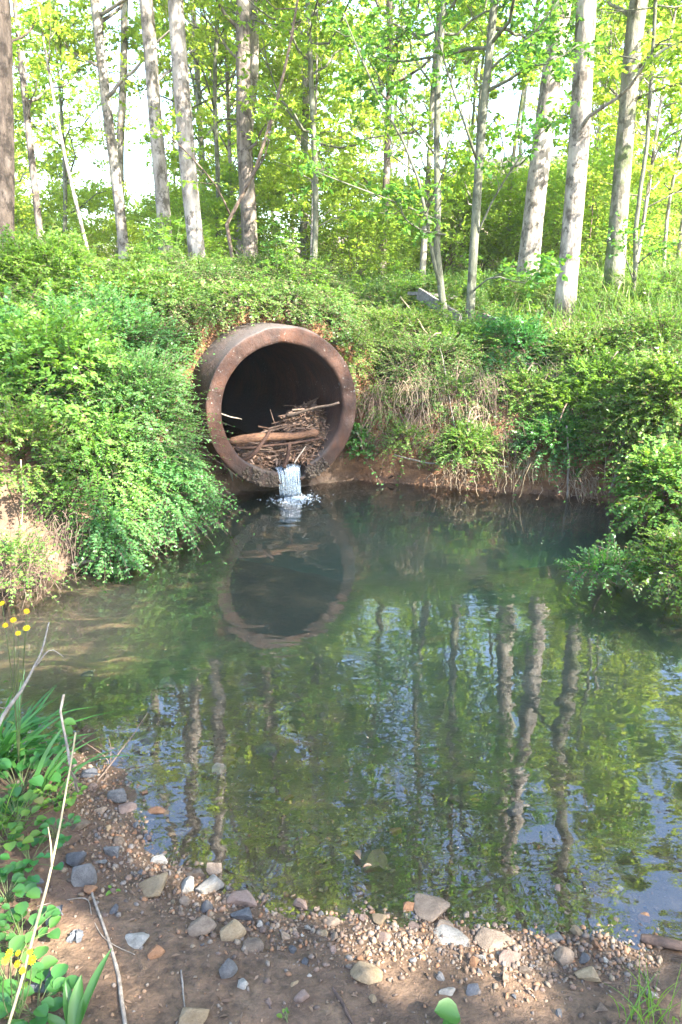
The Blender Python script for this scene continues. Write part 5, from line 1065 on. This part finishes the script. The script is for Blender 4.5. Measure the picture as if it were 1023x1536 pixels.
rod('shore_stick', [gz(500, 1485), gz(515, 1510), gz(530, 1540)], .006, .005, 'stick_dark', 'dark stick on the gravel at the bottom edge', 'stick')
def deadleaf(p, L, seed, mat, label, flat=.3, name='dead_leaf'):
    rg = np.random.default_rng(seed); mb = MB(); p = np.array(p)
    for k in range(3 if mat == 'leafgrey' else 1):
        a = rg.uniform(0, 6.3); d = np.array([cos(a), sin(a), rg.uniform(-.1, .2)]) * L; q = p + rg.normal(0, L * .25, 3) * [1, 1, .1]
        broad(mb, q - d / 2, q + d / 2, L * .55, UP + rg.normal(0, .3, 3), 10, .35, ([0, .15, .3, .42, .55, .7, .85, 1], [.15, .75, .55, 1, .6, .85, .4, .03]), .1)
    o = mb.obj_at(name, M[mat], p); props(o, label, 'dead leaf')
deadleaf(gz(50, 1338, .02), .07, 1, 'leafgrey', 'crumpled grey leaf among the left weeds'); deadleaf(gz(85, 1372, .015), .06, 2, 'leafgrey', 'dark curled grey leaf left of the thin root')
deadleaf(gz(112, 1408, .012), .055, 3, 'leafgrey', 'blue-grey lobed leaf lying left of the grey stick'); deadleaf(gz(62, 1486, .015), .08, 4, 'leafgrey', 'large pale grey leaf under the lower yellow flowers')
deadleaf(at_z(538, 1285, .008), .055, 5, 'deadleaf', 'curled brown leaf floating in the middle of the pond', name='floating_leaf'); deadleaf(at_z(560, 1300, .006), .035, 6, 'deadleaf', 'tiny leaf scrap floating beside the curled brown leaf', name='floating_leaf')
deadleaf(at_z(553, 1107, .004), .015, 9, 'straw', 'tiny white speck of leaf afloat in mid pond', name='floating_leaf')
def specks():
    rg = np.random.default_rng(31); n = 420; c = np.array([(-.7, 5.2), (-.9, 3.9), (-.3, 6.6), (.6, 3.0), (1.2, 5.0)])[rg.integers(0, 5, n)]; x = c[:, 0] + rg.normal(0, .5, n); y = c[:, 1] + rg.normal(0, .55, n); k = sdf(x, y) < -.1; x, y = x[k], y[k]; n = len(x)
    P = np.stack([x, y, np.full(n, .0025)], 1); a = rg.uniform(0, 6.3, n); mb = MB(); leaves(mb, P, np.stack([np.cos(a), np.sin(a), 0 * a], 1), np.repeat(UP[None], n, 0), rg.uniform(.004, .012, n), rg.uniform(.003, .006, n), .05, 0)
    props(mb.obj('floating_specks', M['straw']), 'pollen and tiny bits of leaf floating on the pond', 'debris', None, 'stuff')
specks()
def needles():
    rg = np.random.default_rng(12); n = 700; x = rg.uniform(-1.1, 1.0, n); y = rg.uniform(1.2, 2.6, n); d = sdf(x, y); k = (d > .02) & (np.abs(x) < .5 * y + .1); x, y = x[k], y[k]; n = len(x)
    P = np.stack([x, y, HT(x, y) + .004], 1); a = rg.uniform(0, 6.3, n); D = np.stack([np.cos(a), np.sin(a), rg.normal(0, .12, n)], 1); mb = MB(); leaves(mb, P, D, UP + rg.normal(0, .3, (n, 3)), rg.uniform(.008, .035, n), rg.uniform(.002, .012, n), .2, .1)
    props(mb.obj('leaf_crumbs', M['deadleaf']), 'crumbs of dead leaf and bark strewn over the near mud', 'leaf litter', None, 'stuff')
needles()

def glare_haze():  # thin volume added to imitate the overexposed glow of the woods, not real mist
    k = NT('glare_haze'); v = k.n('VolumePrincipled'); v.inputs['Color'].default_value = (.93, .96, .98, 1); v.inputs['Density'].default_value = GLARE_HAZE; v.inputs['Anisotropy'].default_value = .3; k.put(k.out.inputs['Volume'], v.outputs[0])
    x0, x1, y0, y1, z0, z1 = -60, 60, -20, 75, -3, 32; V = np.array([[x0, y0, z0], [x1, y0, z0], [x1, y1, z0], [x0, y1, z0], [x0, y0, z1], [x1, y0, z1], [x1, y1, z1], [x0, y1, z1]], float)
    mb = MB(); mb.add(V, np.array([[3, 2, 1, 0], [4, 5, 6, 7], [0, 1, 5, 4], [1, 2, 6, 5], [2, 3, 7, 6], [3, 0, 4, 7]])); props(mb.obj('glare_haze', k.m, smooth=False), 'added pale volume imitating overexposed glare in the woods', 'glare_haze', None, 'stuff')
if GLARE_HAZE: glare_haze()
# ------------------------------------------------------------------ light, sky, camera
w = bpy.data.worlds.new('World'); scene.world = w; w.use_nodes = True; nt = w.node_tree; nt.nodes.clear()
sk = nt.nodes.new('ShaderNodeTexSky'); sk.sky_type = 'NISHITA'; sk.sun_disc = False; sk.sun_elevation = math.asin(SUN[2]); sk.sun_rotation = math.atan2(SUN[0], SUN[1]); sk.air_density = 1.0; sk.dust_density = 1.2; sk.ozone_density = 1.0
bg = nt.nodes.new('ShaderNodeBackground'); bg.inputs[1].default_value = SKY; ow = nt.nodes.new('ShaderNodeOutputWorld'); nt.links.new(sk.outputs[0], bg.inputs[0]); nt.links.new(bg.outputs[0], ow.inputs[0])
sl = bpy.data.lights.new('Sun', 'SUN'); sl.energy = SUNE; sl.angle = radians(.5); sl.color = (1, .95, .86); so = bpy.data.objects.new('Sun', sl); COL.objects.link(so); so.rotation_euler = Vector(-SUN).to_track_quat('-Z', 'Y').to_euler(); so.location = (8, -6, 20)
cd = bpy.data.cameras.new('Camera'); cd.sensor_fit = 'VERTICAL'; cd.sensor_height = 36.0; cd.lens = 36.0 * F / 1536; cd.clip_end = 2000; cd.clip_start = .05
co = bpy.data.objects.new('Camera', cd); COL.objects.link(co); co.location = (0, 0, CAMH); co.rotation_euler = (radians(90) - PITCH, 0, 0); scene.camera = co
vs = scene.view_settings; scene.display_settings.display_device = 'sRGB'; vs.view_transform = 'Standard'; vs.look = 'None'; vs.exposure = EXPO; vs.gamma = 1; vs.use_curve_mapping = False
cy = scene.cycles; cy.max_bounces = 7; cy.diffuse_bounces = 4; cy.glossy_bounces = 3; cy.transmission_bounces = 5; cy.transparent_max_bounces = 10; cy.volume_bounces = 1; cy.caustics_reflective = False; cy.caustics_refractive = False; cy.use_denoising = True; cy.sample_clamp_indirect = 8
